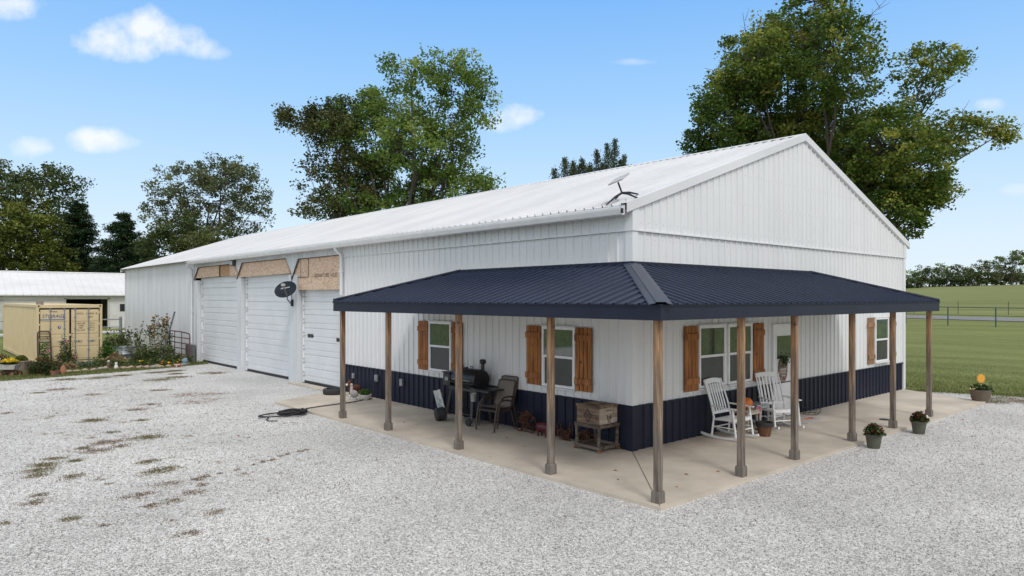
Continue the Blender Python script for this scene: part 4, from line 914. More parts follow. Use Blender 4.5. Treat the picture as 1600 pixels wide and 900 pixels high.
# oval dish on the door pier
D2 = empty('satellite_dish', (-.03,14.58,2.62), 0, 'dark oval satellite dish with white lettering on the pier left of the last garage door', 'satellite dish')
cc = Vector((-.42,-.42,.48)); nf = (-FW*.80 - RT*.10 + UPV*.52).normalized(); uu = (RT*1 + UPV*.22); uu = (uu-nf*uu.dot(nf)).normalized(); vv = nf.cross(uu); 
if vv.z < 0: vv = -vv
m = MB(); vs = [cc - nf*.07]; fs = []; rings = 5; n = 36
for i in range(1, rings+1):
    q = i/rings
    for k in range(n):
        t = 2*math.pi*k/n; vs.append(cc + uu*math.cos(t)*.37*q + vv*math.sin(t)*.32*q - nf*.07*(1-q*q))
for k in range(n): fs.append((0, 1+k, 1+(k+1)%n))
for i in range(rings-1):
    for k in range(n): fs.append((1+i*n+k, 1+i*n+(k+1)%n, 1+(i+1)*n+(k+1)%n, 1+(i+1)*n+k))
o0 = len(vs); vs += [v - nf*.02 for v in vs]
fs += [tuple(reversed([i+o0 for i in f])) for f in fs]
for k in range(n): a = 1+(rings-1)*n+k; b = 1+(rings-1)*n+(k+1)%n; fs.append((a,b,b+o0,a+o0))
m.add(vs, fs); dsh = m.build('reflector', pm('dark dish paint', (.012,.018,.028), (.02,.026,.038), 9, .65, spec=.2), D2, True)
TM = Matrix(((uu.x,vv.x,nf.x,0),(uu.y,vv.y,nf.y,0),(uu.z,vv.z,nf.z,0),(0,0,0,1)))
pt = cc + vv*.09 - uu*.02 + nf*.0
text('clineston', .085, M_vinyl, D2, Matrix.Translation(pt-nf*.045) @ TM, ext=.006)
m = MB(); ft = cc - vv*.29 + uu*.06
m.tube([ft-nf*.02, cc - vv*.12 + nf*.33+uu*.06], [.022,.02], 6); m.build('feed_arm', pm('brown arm', (.16,.13,.11),(.11,.09,.08), 9, .6), D2)
m = MB(); m.box(cc - vv*.08 + nf*.34+uu*.06, (.12,.10,.09), None, .02); m.build('feed_horn', M_lgrey, D2)
m = MB(); m.tube([cc-nf*.10, cc-nf*.14-vv*.1, Vector((-.26,-.22,.14)), Vector((-.06,-.02,.0))], .024, 8); m.build('mast', M_galv, D2, True)
m = MB(); m.box((0,0,.02), (.04,.16,.22), None, .008); m.build('mount_plate', M_dkblue, D2)
m = MB(); m.tube([(-.01,0,.1),(-.01,.03,.5),(.0,.05,.95)], .012, 5); m.build('cable', M_black, D2)

# ---- pellet smoker
S = empty('smoker_grill', (-.40,4.30,0), 0, 'black barrel smoker with chimney and side shelf standing against the wainscot', 'smoker')
M_blk = pm('black enamel', (.010,.010,.012), (.018,.018,.020), 7, .33)
m = MB(); prof = []
y0, y1 = -.42, .45; n = 26; vs = []; rad = .235
ring = [(math.cos(2*math.pi*k/n)*rad, .985+math.sin(2*math.pi*k/n)*rad*(1.0 if math.sin(2*math.pi*k/n) > 0 else .82)) for k in range(n)]
for y in (y0, y0+.02, y1-.02, y1):
    s_ = .95 if y in (y0, y1) else 1
    vs += [(x*s_, y, .985+(z-.985)*s_) for x, z in ring]
fs = [(i*n+k, i*n+(k+1)%n, (i+1)*n+(k+1)%n, (i+1)*n+k) for i in range(3) for k in range(n)] + [tuple(range(n)), tuple(range(3*n, 4*n))]
m.add(vs, fs); brl = m.build('barrel', M_blk, S, True)
m = MB(); m.tube([(-.262,-.30,.98),(-.285,-.28,.98),(-.285,.30,.98),(-.262,.32,.98)], .012, 6); m.build('lid_handle', M_galv, brl, True)
m = MB(); m.bb(-.246,-.232,-.42,.45,.90,.915); m.bb(-.06,-.02,.05,.11,1.215,1.25); m.tube([(0,-.1,1.22),(0,-.1,1.27),(0,-.02,1.27),(0,-.02,1.22)], .01, 5); m.build('lid_rim', M_black, brl)
m = MB(); m.tube([(.10,-.33,1.12),(.10,-.33,1.36)], .042, 12); m.lathe([(.06,1.34),(.075,1.36),(.075,1.41),(.05,1.44),(0,1.445)], (.10,-.33,0), 14); m.build('chimney', M_blk, S, True)
m = MB(); m.bb(-.24,.22,.46,.72,.80,1.09,.015); hp = m.build('hopper', M_blk, S)
m = MB(); m.bb(-.26,.24,.45,.74,1.09,1.115,.006); m.build('hopper_lid', M_blk, hp); m = MB(); m.bb(-.256,-.241,.50,.62,.92,1.0); m.build('control_panel', M_galv, hp)
m = MB(); m.bb(-.25,.22,-.95,-.44,.80,.825,.006); m.bb(-.25,-.235,-.95,-.44,.77,.80); m.build('side_shelf', M_blk, S)
for (xa, ya, xb, yb) in ((-.20,.42,-.32,.52),(-.20,-.34,-.30,-.42),(.18,.42,.26,.52),(.18,-.34,.26,-.42)):
    m = MB(); m.tube([(xa,ya,.82),(xb,yb,.06 if ya < 0 else .02)], [.042,.034], 4); m.build('leg', M_blk, S)
m = MB(); m.bb(-.27,.23,-.40,.46,.22,.245); m.build('bottom_shelf', M_blk, S)
m = MB(); m.bb(-.25,-.22,-.44,.46,.74,.80); m.bb(.18,.21,-.44,.46,.74,.80); m.build('frame_rail', M_blk, S)
def wheel_x(c, r, w, parent, rim=M_vinyl):
    Mx = Matrix.Translation(c) @ Matrix.Rotation(R(90), 4, 'Y'); q = MB(); q.lathe([(r*.74,-w/2),(r*.95,-w/2),(r,-w*.3),(r,w*.3),(r*.95,w/2),(r*.74,w/2)], n=20, M=Mx); t_ = q.build('wheel', M_seal, parent, True)
    q = MB(); q.lathe([(r*.60,-w*.42),(r*.74,-w*.42),(r*.74,w*.42),(r*.60,w*.42),(r*.60,-w*.42)], n=20, M=Mx); q.lathe([(0,-w*.2),(r*.6,-w*.2),(r*.6,w*.2),(0,w*.2)], n=12, M=Mx); q.build('rim', rim, t_, True); return t_
wheel_x((-.33,-.36,.09), .09, .05, S); wheel_x((.30,-.42,.07), .07, .04, S, M_galv)
Mx = Matrix.Translation((-.36,.64,.15)); q = MB(); q.lathe([(.04,-.12),(.13,-.12),(.155,-.09),(.15,-.05),(.155,-.02),(.15,.02),(.155,.05),(.13,.12),(.04,.12)], n=20, M=Mx @ Matrix.Rotation(R(80), 4, 'Y') @ Matrix.Rotation(R(20),4,'X')); q.build('wheel', M_seal, S, True)
q = MB(); q.lathe([(.055,0),(.075,.17),(.08,.175),(.07,.175),(.055,.02),(0,.02)], (-.30,-.50,.56), 16); q.tube([(-.30,-.42,.73),(-.30,-.46,.79),(-.30,-.54,.79),(-.30,-.58,.73)], .004, 4); gb_ = q.build('grease_bucket', pm('bright tin', (.42,.43,.43),(.34,.35,.35), 15, .35, .5), S, True)
# white painted plank leaning by the smoker
W = empty('painted_board', (-.20,5.62,0), R(0), 'tall white board painted with blue flowers leaning beside the smoker', 'board'); 
Mb = Matrix.Rotation(R(-14), 4, 'X') @ Matrix.Rotation(R(-8), 4, 'Y')
m = MB(); 
for k in range(3): m.box((0, -.095+.095*k, .30), (.02, .09, .60-.02*(k%2)), None, .003, None)
m.box((.015,0,.12),(.02,.27,.05)); m.box((.015,0,.48),(.02,.27,.05))
o = m.build('plank', pm('whitewashed wood', (.62,.63,.62),(.46,.46,.45), 6, .8, stretch=(1,1,.2)), W); o.data.transform(Mb)
M_flo = pm('faded blue paint', (.14,.30,.42),(.22,.38,.46), 9, .8)
for (y, z, r) in ((.03,.22,.055),(-.04,.34,.05),(.05,.40,.03),(-.05,.18,.04)):
    q = MB()
    for a in range(6): q.lathe([(0,0),(r*.32,0),(r*.32,.004),(0,.004)], n=8, M=Matrix.Translation((-.0125,y+math.cos(a*1.047)*r*.62,z+math.sin(a*1.047)*r*.62)) @ Matrix.Rotation(R(-90),4,'Y'))
    o = q.build('painted_flower', M_flo, W); o.data.transform(Mb)
q = MB(); q.bb(-.014,-.0105,-.11,.11,.27,.285); o = q.build('painted_band', pm('faded tan paint', (.38,.25,.17),(.45,.33,.24), 9, .8), W); o.data.transform(Mb)
# ---- stacked patio chairs
M_rat = pm('dark brown frame', (.045,.030,.022), (.065,.045,.032), 12, .45)
M_sling = pm('taupe mesh sling', (.16,.14,.12), (.20,.175,.15), 40, .8)
def patio_chair(loc, rz, label):
    T = empty('patio_chair', loc, rz, label, 'chair', 'stacked patio chairs')
    for s in (-1, 1):
        x = s*.28
        m = MB(); m.tube([(x,-.30,0),(x,-.27,.30),(x,-.24,.44),(x,-.20,.56),(x,-.10,.635),(x,.08,.64),(x,.22,.60)], .019, 8, flat=1); m.build('front_leg', M_rat, T, True)
        m = MB(); m.tube([(x*.93,.34,0),(x*.93,.24,.34),(x*.92,.20,.44),(x*.9,.28,.72),(x*.86,.37,1.0)], .018, 8); m.build('back_leg', M_rat, T, True)
        m = MB(); m.tube([(x*.93,-.26,.43),(x*.93,.0,.40),(x*.93,.22,.42)], .015, 6); m.build('seat_rail', M_rat, T, True)
    m = MB(); m.tube([(-.24,.37,1.0),(-.2,.385,1.02),(.2,.385,1.02),(.24,.37,1.0)], .016, 6); m.tube([(-.26,-.26,.43),(.26,-.26,.43)], .014, 6); m.build('cross_bar', M_rat, T, True)
    m = MB(); N2 = 8; vs = []
    pr = [(-.27,.435),(-.15,.418),(0,.405),(.12,.405),(.20,.44)]
    for y, z in pr: vs += [(-.26,y,z),(.26,y,z),(-.26,y,z-.012),(.26,y,z-.012)]
    m.add(vs, [(4*i,4*i+1,4*i+5,4*i+4) for i in range(4)]+[(4*i+2,4*i+6,4*i+7,4*i+3) for i in range(4)]+[(0,2,3,1),(0,4,6,2)]); m.build('seat', M_sling, T, True)
    pr = [(.205,.46,.25),(.26,.66,.245),(.30,.80,.24),(.36,.98,.235),(.378,1.01,.23)]; vs = []
    for y, z, w in pr: vs += [(-w,y,z),(w,y,z),(-w,y+.014,z),(w,y+.014,z)]
    m = MB(); m.add(vs, [(4*i,4*i+1,4*i+5,4*i+4) for i in range(4)]+[(4*i+2,4*i+6,4*i+7,4*i+3) for i in range(4)]+[(4*i,4*i+4,4*i+6,4*i+2) for i in range(4)]+[(4*i+1,4*i+3,4*i+7,4*i+5) for i in range(4)]+[(16,17,19,18)]); m.build('backrest', M_sling, T, True)
    return T
patio_chair((-.50,3.30,0), R(-86), 'lower of the two stacked brown patio chairs beside the smoker')
patio_chair((-.43,3.29,.075), R(-86), 'upper of the two stacked brown patio chairs beside the smoker')
# ---- rusty yard art along the wall
M_rust = pm('rusted iron', (.13,.045,.018), (.055,.025,.014), 18, .85, bump=.4)
def shoe(mb, c, r, rot, t=.011):
    Mx = Matrix.Translation(c) @ Euler(rot).to_matrix().to_4x4(); pts = []
    for k in range(11):
        a = R(-60 + k*30); pts.append(Vector((math.cos(a)*r, math.sin(a)*r*1.15, 0)))
    mb.tube([Mx @ p for p in pts], t, 5)
def yardart(loc, n, w, h, label, seed, name='horseshoe_sculpture'):
    rr = random.Random(seed); T = empty(name, loc, 0, label, 'sculpture', 'rusty yard art by the wall'); m = MB()
    for k in range(n):
        f = k/n; shoe(m, (rr.uniform(-.08,.08), rr.uniform(-w/2,w/2)*(1-f*.4), .05+f*(h-.08)), rr.uniform(.05,.065), (rr.uniform(-.6,.6)+1.57*(k%2), rr.uniform(-.8,.8), rr.uniform(0,6)))
    m.build('horseshoes', M_rust, T, True)
    m = MB(); m.tube([(0,-w/2,.012),(0,w/2,.012)], .012, 5); m.tube([(0,0,.01),(.02,0,h)], .010, 5); m.build('stand', M_rust, T)
    return T
yardart((-.22,2.62,0), 26, .42, .46, 'tall heap of rusty welded horseshoes right of the stacked chairs', 1)
T = yardart((-.22,1.50,0), 12, .30, .20, 'rusty horseshoe basket left of the crate stand', 2, 'horseshoe_basket')
m = MB()
for y in (-.16,.16): m.tube([(-.05,y,.1),(-.05,y*1.05,.30),(.0,y*.9,.36),(.05,y*1.05,.30),(.05,y,.1)], .010, 5)
m.build('basket_handle', M_rust, T)
yardart((-.16,1.02,0), 14, .34, .26, 'low tangle of rusty horseshoes partly behind the crate stand', 3)
P_ = empty('pig_statue', (-.27,2.05,0), 0, 'small dark red metal pig statue between the rusty sculptures', 'statue'); M_pig = pm('dark red paint', (.12,.018,.022), (.075,.012,.016), 9, .4)
m = MB(); m.lathe([(0,-.20),(.05,-.19),(.085,-.13),(.10,-.02),(.098,.08),(.08,.15),(.062,.19),(.045,.24),(.036,.245),(0,.246)], n=14, M=Matrix.Translation((0,0,.19)) @ Matrix.Rotation(R(90),4,'X')); 
m.build('body', M_pig, P_, True)
for (x, y) in ((-.05,-.12),(.05,-.12),(-.05,.11),(.05,.11)): m = MB(); m.tube([(x,y,.14),(x,y,.0)], [.026,.018], 6); m.build('leg', M_pig, P_, True)
for x in (-.035,.035): m = MB(); m.tube([(x,-.16,.26),(x*1.5,-.17,.31)], [.022,.004], 5); m.build('ear', M_pig, P_, True)
m = MB(); m.tube([(0,.2,.2),(0,.225,.23),(.015,.22,.25),(0,.21,.235)], .006, 5); m.build('tail', M_pig, P_, True)
# ---- crate on a rough stand
CX, CY = -.30, .585
St = empty('crate_stand', (CX,CY,0), 0, 'rough grey wooden stand with lower slatted shelf, holding the old crate', 'stand')
for (x, y) in ((-.26,-.27),(-.26,.27),(.25,-.27),(.25,.27)): m = MB(); m.box((x,y,.25), (.045,.045,.40), (R(2 if y<0 else -2),0,0), .004); m.build('leg', M_stand, St)
def tray(z, name):
    m = MB(); m.box((-.285,0,z),(.03,.62,.06),None,.004); m.box((.275,0,z),(.03,.62,.06),None,.004); m.box((0,-.295,z),(.53,.03,.06),None,.004); m.box((0,.295,z),(.53,.03,.06),None,.004)
    for k in range(6): m.box((-.225+.09*k,0,z-.02),(.08,.56,.016))
    return m.build(name, M_stand, St)
tray(.46,'top_shelf'); tray(.075,'bottom_shelf')
for (x, y) in ((-.28,-.30),(-.28,.29),(.26,-.30),(.26,.29)): m = MB(); m.blob((x,y,.022),(.05,.045,.022),1,.25,int(abs(x*99+y*9))); m.build('foot', pm('orange brick chunk', (.33,.13,.06),(.22,.09,.045), 14,.9), St)
Cr = empty('wooden_crate', (CX,CY,.492), 0, 'old weathered wooden crate with black stencilled marks on top of the stand', 'crate')
m = MB(); m.bb(-.26,-.235,-.26,.27,.0,.10); m.bb(-.26,-.235,-.26,.27,.103,.20); m.bb(-.26,-.235,-.26,.27,.203,.305); m.bb(.235,.26,-.26,.27,0,.305); m.bb(-.235,.235,.245,.27,0,.305); m.build('side_boards', M_crate, Cr)
m = MB(); m.bb(-.235,.262,-.262,-.236,0,.15); m.bb(-.235,.262,-.262,-.236,.153,.305); m.build('end_board', M_crate2, Cr)
m = MB(); 
for k in range(4): m.box((-.20+.135*k, 0, .32+.006*(k%2)), (.128,.58,.022), (0,0,R((k%2)*1.2)), .003)
m.box((-.02,.02,.352),(.26,.24,.035),None,.004); m.box((0,-.262,.325),(.5,.03,.05)); m.box((-.262,0,.325),(.02,.57,.05)); m.build('lid', M_crate, Cr)
q = MB(); 
def bars(pts, w, closed=True, Mx=None, x=0):
    for i in range(len(pts)-(0 if closed else 1)):
        a = Vector((*pts[i],0)); b = Vector((*pts[(i+1)%len(pts)],0)); d = (b-a).normalized(); nn = Vector((-d.y,d.x,0))*w/2; a_=a-d*w/2; b_=b+d*w/2
        q.add([a_-nn,b_-nn,b_+nn,a_+nn], [(0,1,2,3)], Mx)
ML = on_left(0, .15, -.2625); bars([(0,.12),(.09,0),(0,-.12),(-.09,0)], .016, True, ML); bars([(0,.095),(.07,0),(0,-.095),(-.07,0)], .004, True, ML)
for i in (-1,1): bars([(i*.03,.03),(i*.03,-.01),(i*.015,-.03),(0,-.035)], .008, False, ML)
bars([(-.015,.02),(.015,-.01)], .008, False, ML); bars([(.015,.02),(-.015,-.01)], .008, False, ML)
MF = on_front(.03, .12, -.2645)
pts = [(math.cos(a)*.05, math.sin(a)*.055) for a in [R(150+ k*20) for k in range(13)]]; bars(pts, .016, False, MF)
bars([(-.05,.045),(-.05,.03)], .012, False, MF); bars([(.05,.045),(.05,.03)], .012, False, MF); bars([(-.02,.02),(.02,-.02)], .008, False, MF); bars([(.02,.02),(-.02,-.02)], .008, False, MF); bars([(-.02,0),(.02,0)], .006, False, MF)
bars([(-.035,-.075),(.05,-.105)], .012, False, MF); bars([(.035,-.075),(-.03,-.10)], .008, False, MF)
bars([(.12,.13),(.12,.05)], .010, False, MF)
q.build('stencil_mark', ink, Cr); text('FRAGILE', .040, ink, Cr, on_front(.02, .245, -.2645), ext=.0008, sx=1.1)
# ---- white rocking chairs
M_wpaint = pm('white outdoor paint', (.80,.81,.82), (.74,.75,.76), 8, .45)
def rocker(loc, rz, label):
    T = empty('rocking_chair', loc, rz, label, 'rocking chair', 'white porch rocking chairs')
    for s in (-1, 1):
        x = s*.30
        pts = []
        for k in range(15):
            y = -.46 + k*.07*.98; pts.append((x, y, .028 + .20*(y-.02)**2*1.15))
        m = MB()
        for i in range(len(pts)-1):
            a, b = Vector(pts[i]), Vector(pts[i+1]); m.box((a+b)/2, (.034,(b-a).length+.006,.045), (math.atan2(b.z-a.z, b.y-a.y),0,0))
        m.build('rocker', M_wpaint, T)
        m = MB(); m.tube([(x,-.34,.05),(x,-.26,.62)], [.021,.019], 8); m.build('front_leg', M_wpaint, T, True)
        m = MB(); m.tube([(x*.97,.22,.05),(x*.97,.17,.42),(x*.95,.24,.70),(x*.93,.40,1.14)], [.021,.021,.020,.018], 8); m.build('back_post', M_wpaint, T, True)
        m = MB(); m.box((x*1.03,-.07,.635), (.075,.56,.022), (R(2),0,0), .006); m.build('armrest', M_wpaint, T)
        m = MB(); m.tube([(x,-.30,.24),(x*.97,.19,.24)], .012, 6); m.tube([(x,-.285,.40),(x*.97,.17,.38)], .018, 6); m.build('side_stretcher', M_wpaint, T, True)
    m = MB()
    for k in range(7): m.box((0,-.27+.07*k,.425-.006*k), (.56,.060,.018), (R(-5),0,0), .004)
    m.box((0,-.31,.40),(.58,.02,.06),None,.004); m.build('seat', M_wpaint, T)
    m = MB(); m.tube([(-.28,-.31,.20),(.28,-.31,.20)], .013, 6); m.tube([(-.28,.19,.22),(.28,.19,.22)], .013, 6); m.build('stretcher', M_wpaint, T, True)
    for k in range(6):
        xx = -.21+.084*k; m = MB(); a = Vector((xx,.205,.50)); b = Vector((xx*.97,.385,1.07)); m.box((a+b)/2, (.042,.014,(b-a).length), (-math.atan2(b.y-a.y, b.z-a.z),0,0), .003); m.build('back_slat', M_wpaint, T)
    m = MB(); vs = []
    for k in range(9):
        xx = -.29+.0725*k; zt = 1.13+.035*math.cos(xx*5); 
        for (dy, dz) in ((-.011,-.09),(.013,-.09),(.013+.03,0),(-.011+.03,0)): vs.append((xx,.385+dy,zt+dz))
    m.add(vs, [(4*i+j,4*i+(j+1)%4,4*i+4+(j+1)%4,4*i+4+j) for i in range(8) for j in range(4)]+[(0,1,2,3),(32,33,34,35)]); m.build('top_rail', M_wpaint, T)
    m = MB(); m.box((0,.20,.50),(.56,.022,.06),(R(-15),0,0),.004); m.build('lower_rail', M_wpaint, T)
    return T
rocker((2.46,-.50,0), R(-2), 'white slatted rocking chair nearest the house corner, in front of the double window')
rocker((4.22,-.60,0), R(-27), 'white slatted rocking chair in front of the entry door, turned towards the yard')
def small_table(loc, rz, label, mt, w=.50, d=.42, h=.40):
    T = empty('side_table', loc, rz, label, 'side table')
    m = MB()
    for k in range(5): m.box((-w/2+w*(k+.5)/5,0,h-.011), (w/5-.008,d,.022), None, .003)
    m.build('table_top', mt, T)
    for (x, y) in ((-1,-1),(1,-1),(-1,1),(1,1)): m = MB(); m.box((x*(w/2-.04), y*(d/2-.04), (h-.022)/2), (.04,.04,h-.024), None, .004); m.build('leg', mt, T)
    m = MB(); m.box((0,-d/2+.03,h-.06),(w-.10,.018,.05)); m.box((0,d/2-.03,h-.06),(w-.10,.018,.05)); m.build('apron', mt, T); return T
small_table((3.46,-.30,0), 0, 'low cream wooden side table between the rocking chairs, under the pumpkin', pm('cream paint', (.62,.56,.47),(.52,.46,.38), 8,.6), .56,.42,.44)
small_table((4.02,-.22,0), R(-10), 'white framed side table with grey top half behind the turned rocking chair', pm('grey white paint', (.52,.52,.51),(.45,.45,.45), 8,.6), .46,.38,.50)
Pk = empty('pumpkin', (3.40,-.30,.44), 0, 'large orange pumpkin on the low cream side table', 'pumpkin'); M_pum = pm('pumpkin skin', (.72,.19,.015), (.58,.13,.01), 5, .45)
m = MB(); n = 40; vs = []; rows = 12
for i in range(rows+1):
    ph = math.pi*i/rows; 
    for k in range(n):
        t = 2*math.pi*k/n; rb = 1-.07*abs(math.cos(5*t))**3*math.sin(ph); dip = .045*math.exp(-((math.sin(ph))/.35)**2)
        vs.append((.158*math.sin(ph)*rb*math.cos(t)*1.03, .158*math.sin(ph)*rb*math.sin(t), .135+(.135-dip)*-math.cos(ph)))
m.add(vs, [(i*n+k,i*n+(k+1)%n,(i+1)*n+(k+1)%n,(i+1)*n+k) for i in range(rows) for k in range(n)]); m.build('body', M_pum, Pk, True)
m = MB(); m.tube([(0,0,.21),(-.005,0,.26),(-.03,0,.30),(-.065,.0,.325)], [.022,.014,.012,.014], 7); m.build('stem', pm('dry stem', (.34,.25,.13),(.22,.17,.08), 15,.8), Pk, True)
Bk = empty('brown_bucket', (3.14,-.88,0), 0, 'brown wooden look tub with dark rim on the patio beside the near rocking chair', 'bucket')
m = MB(); m.lathe([(.115,0),(.16,.24),(.15,.24),(.10,.02),(0,.02)], n=22); m.build('body', wood('tub wood', (.07,.03,.014),(.13,.06,.028),(.18,.09,.045),18), Bk, True)
m = MB(); m.lathe([(.158,.205),(.172,.205),(.176,.285),(.156,.285),(.158,.205)], n=22); m.lathe([(0,.235),(.15,.235)], n=22); m.build('rim', M_seal, Bk, True)
Ht = empty('heart_ornament', (3.62,-.47,.36), 0, 'small pink knitted double heart ornament hanging between the side tables', 'ornament')
q = MB(); q.blob((-.03,0,.10),(.06,.025,.055),2,.06,1); q.blob((.05,-.02,.08),(.055,.025,.05),2,.06,2); q.build('body', pm('pink knit', (.55,.22,.26),(.36,.10,.14), 60,.9), Ht, True)
q = MB(); q.tube([(.0,0,-.34),(0,0,.08)], .005, 5); q.lathe([(0,-.36),(.06,-.36),(.05,-.34),(0,-.335)], n=12); q.build('stake', M_black, Ht)
# wire plant holder, mat, drain lid
Wr = empty('wire_plant_stand', (6.42,-.30,0), 0, 'low dark scrollwork wire plant holder on the patio beyond the entry door', 'plant stand'); m = MB()
for r_, z in ((.19,.02),(.235,.14)): m.tube([(math.cos(t)*r_*1.15, math.sin(t)*r_*.8, z) for t in [k*math.pi/10 for k in range(21)]], .006, 5, False)
for k in range(9):
    a = k*2*math.pi/9; m.tube([(math.cos(a)*.21, math.sin(a)*.15, .02),(math.cos(a)*.29,math.sin(a)*.2,.09),(math.cos(a+.2)*.27,math.sin(a+.2)*.19,.16),(math.cos(a+.35)*.23,math.sin(a+.35)*.16,.15)], .005, 4)
m.tube([(-.22,0,.14),(-.20,0,.30),(-.1,0,.36),(0,0,.30),(-.06,0,.24),(-.12,0,.28)], .006, 5); m.tube([(0,0,.30),(.03,.05,.34),(.10,.03,.30)], .005, 4); m.build('wire', M_black, Wr, True)
Mt = empty('door_mat', (5.55,-.55,.0), R(6), 'pale flat doormat with an orange and red leaf print before the entry door', 'doormat'); m = MB(); m.box((0,0,.007),(.95,.52,.012),None,.003); m.build('mat', pm('grey beige mat', (.46,.43,.40),(.38,.36,.34), 50,.95), Mt)
for (x, y, c, nme) in ((.12,-.02,(.75,.20,.04),'orange'),(.30,-.05,(.45,.03,.05),'red'),(-.2,.05,(.72,.30,.05),'amber')):
    q = MB(); q.prism([(x+math.cos(a)*r_*1.3, y+math.sin(a)*r_) for a, r_ in [(k*math.pi/5, .09 if k%2==0 else .045) for k in range(10)]], .003, Matrix.Translation((0,0,.0135))); q.build('leaf_print', pm(nme+' print', c, None, 20,.9), Mt)
Dl = MB(); Dl.lathe([(0,.012),(.10,.012),(.115,.006),(.115,.0)], (6.98,-1.75,.002), 22); tag(Dl.build('drain_lid', M_dkblue), 'small dark round cover lying flat on the patio near the far porch posts', 'cover')
# wreath hanging on the door
Wt = empty('door_sign', (5.50,-.055,1.14), 0, 'oval wooden welcome sign with greenery hanging on the white entry door', 'sign'); q = MB()
q.lathe([(0,0),(.20,0),(.20,.016),(0,.016)], n=28, sy=1.55, M=Matrix(((1,0,0,0),(0,0,-1,0),(0,1,0,0),(0,0,0,1)))); q.build('oval_board', wood('bark edged slab', (.10,.07,.05),(.24,.18,.13),(.36,.28,.21),16,0), Wt)
for i, (tx, z) in enumerate((('welcome', .0),('to our', -.075),('home', -.15))): text(tx, .07, M_vinyl, Wt, on_front(0, z, -.018), ext=.001)
q = MB(); q.blob((0,-.03,-.22),(.03,.012,.022),1,.1,3); q.build('berry', pm('red berry',(.45,.03,.02),None,9,.5), Wt)
rg = np.random.default_rng(3); P0 = rg.normal(size=(260,3))*np.array([.085,.02,.06])+np.array([.03,-.04,.20])
leaves('greenery', leafmat('wreath greens', (.02,.05,.012),(.05,.09,.03),(.25,.24,.18)), P0, rg.uniform(.03,.07,260), rg.uniform(0,1,260), Wt, rg)
# ---- hose, tyre ring, porch animals
rr = random.Random(8); pts = [(-.10,9.0,.50),(-.13,9.02,.30),(-.14,8.98,.12),(-.2,9.0,.02),(-.45,8.92,.02),(-.9,8.72,.02),(-1.4,8.66,.02),(-1.95,8.60,.02),(-2.35,8.50,.02),(-2.52,8.42,-.01)]
cx_, cy_ = -2.86, 8.15
for k in range(150):
    a = k*math.pi/8 + .8; r_ = (.20+.11*((k*7)%10)/10 if k < 112 else .34)+rr.uniform(-.02,.02)
    if k > 66: a0 = .35
    ex = 1.25 if k < 112 else 1.6
    pts.append((cx_+math.cos(a)*r_*ex+(0 if k < 112 else -.26), cy_+math.sin(a)*r_*(1 if k < 112 else .8)+(0 if k<112 else .05), -.03+.0009*k*(1 if k < 112 else .2)+rr.uniform(0,.01)))
pts += [(-3.45,8.15,-.03),(-3.62,7.9,-.035),(-3.66,7.65,-.035),(-3.5,7.55,-.035)]
m = MB(); m.tube(pts, .0135, 6); tag(m.build('garden_hose', M_seal, None, True), 'long black garden hose coiled on the gravel and running over the patio to the wall', 'hose')
Ty = MB(); Ty.lathe([(.19,.02),(.22,.0),(.275,.0),(.30,.03),(.31,.085),(.30,.14),(.27,.165),(.235,.165),(.215,.15),(.20,.085),(.19,.02)], (-.52,10.62,0), 30)
tag(Ty.build('tire', M_seal, None, True), 'black rubber tyre lying flat on the slab behind the first porch post', 'tire')
Hs = empty('toy_horse', (-.30,9.78,0), R(-90+20), 'small brown toy horse with white hooves standing by the navy wall', 'toy horse'); M_hb = pm('brown plush', (.13,.05,.028),(.085,.032,.018), 40,.95); M_hw = pm('white plush', (.72,.71,.68),(.62,.61,.58), 40,.9)
m = MB(); m.lathe([(0,-.19),(.07,-.17),(.10,-.08),(.09,.05),(.10,.13),(.06,.19),(0,.20)], n=12, M=Matrix.Translation((0,0,.24)) @ Matrix.Rotation(R(90),4,'X')); m.tube([(0,-.12,.27),(0,-.19,.36),(0,-.22,.42)], [.075,.062,.05], 8); m.tube([(0,-.19,.43),(0,-.30,.37)], [.055,.036], 8); m.build('body', M_hb, Hs, True)
m = MB(); m.blob((0,-.315,.365),(.038,.035,.036),2,0); m.build('muzzle', M_hw, Hs, True)
for (x,y) in ((-.055,-.12),(.055,-.12),(-.055,.13),(.055,.13)): m = MB(); m.tube([(x,y,.20),(x,y,.05)], [.036,.03], 7); l_ = m.build('leg', M_hb, Hs, True); m = MB(); m.blob((x,y-.008,.032),(.038,.042,.031),2,0); m.build('hoof', M_hw, l_, True)
for x in (-.03,.03): m = MB(); m.tube([(x,-.19,.46),(x*1.3,-.19,.52)], [.018,.004], 5); m.build('ear', M_hb, Hs, True)
m = MB(); m.tube([(0,-.10,.36),(0,-.17,.47),(0,-.22,.49)], [.03,.035,.02], 6); m.tube([(0,.19,.27),(0,.25,.22),(0,.26,.10)], [.02,.03,.015], 6); m.build('mane', pm('dark mane', (.05,.022,.015),None,30,.95), Hs, True)
Gs = empty('goose_statue', (-.62,9.22,0), R(-60), 'grey white goose statue between the toy horse and the white planter', 'statue'); M_gs = pm('weathered concrete white', (.52,.51,.50),(.38,.38,.38), 14,.85)
m = MB(); m.lathe([(0,-.16),(.06,-.14),(.095,-.05),(.10,.04),(.06,.13),(0,.19)], n=14, M=Matrix.Translation((0,0,.16)) @ Matrix.Rotation(R(72),4,'X')); m.tube([(0,-.11,.22),(0,-.13,.32),(0,-.12,.40)], [.055,.034,.036], 9); m.blob((0,-.13,.425),(.038,.048,.038),2,0); m.lathe([(.09,0),(.10,.015),(.07,.06)], n=14); m.build('body', M_gs, Gs, True)
m = MB(); m.tube([(0,-.165,.425),(0,-.225,.415)], [.018,.007], 6); m.build('beak', pm('orange beak', (.5,.25,.08),None,9,.6), Gs, True)
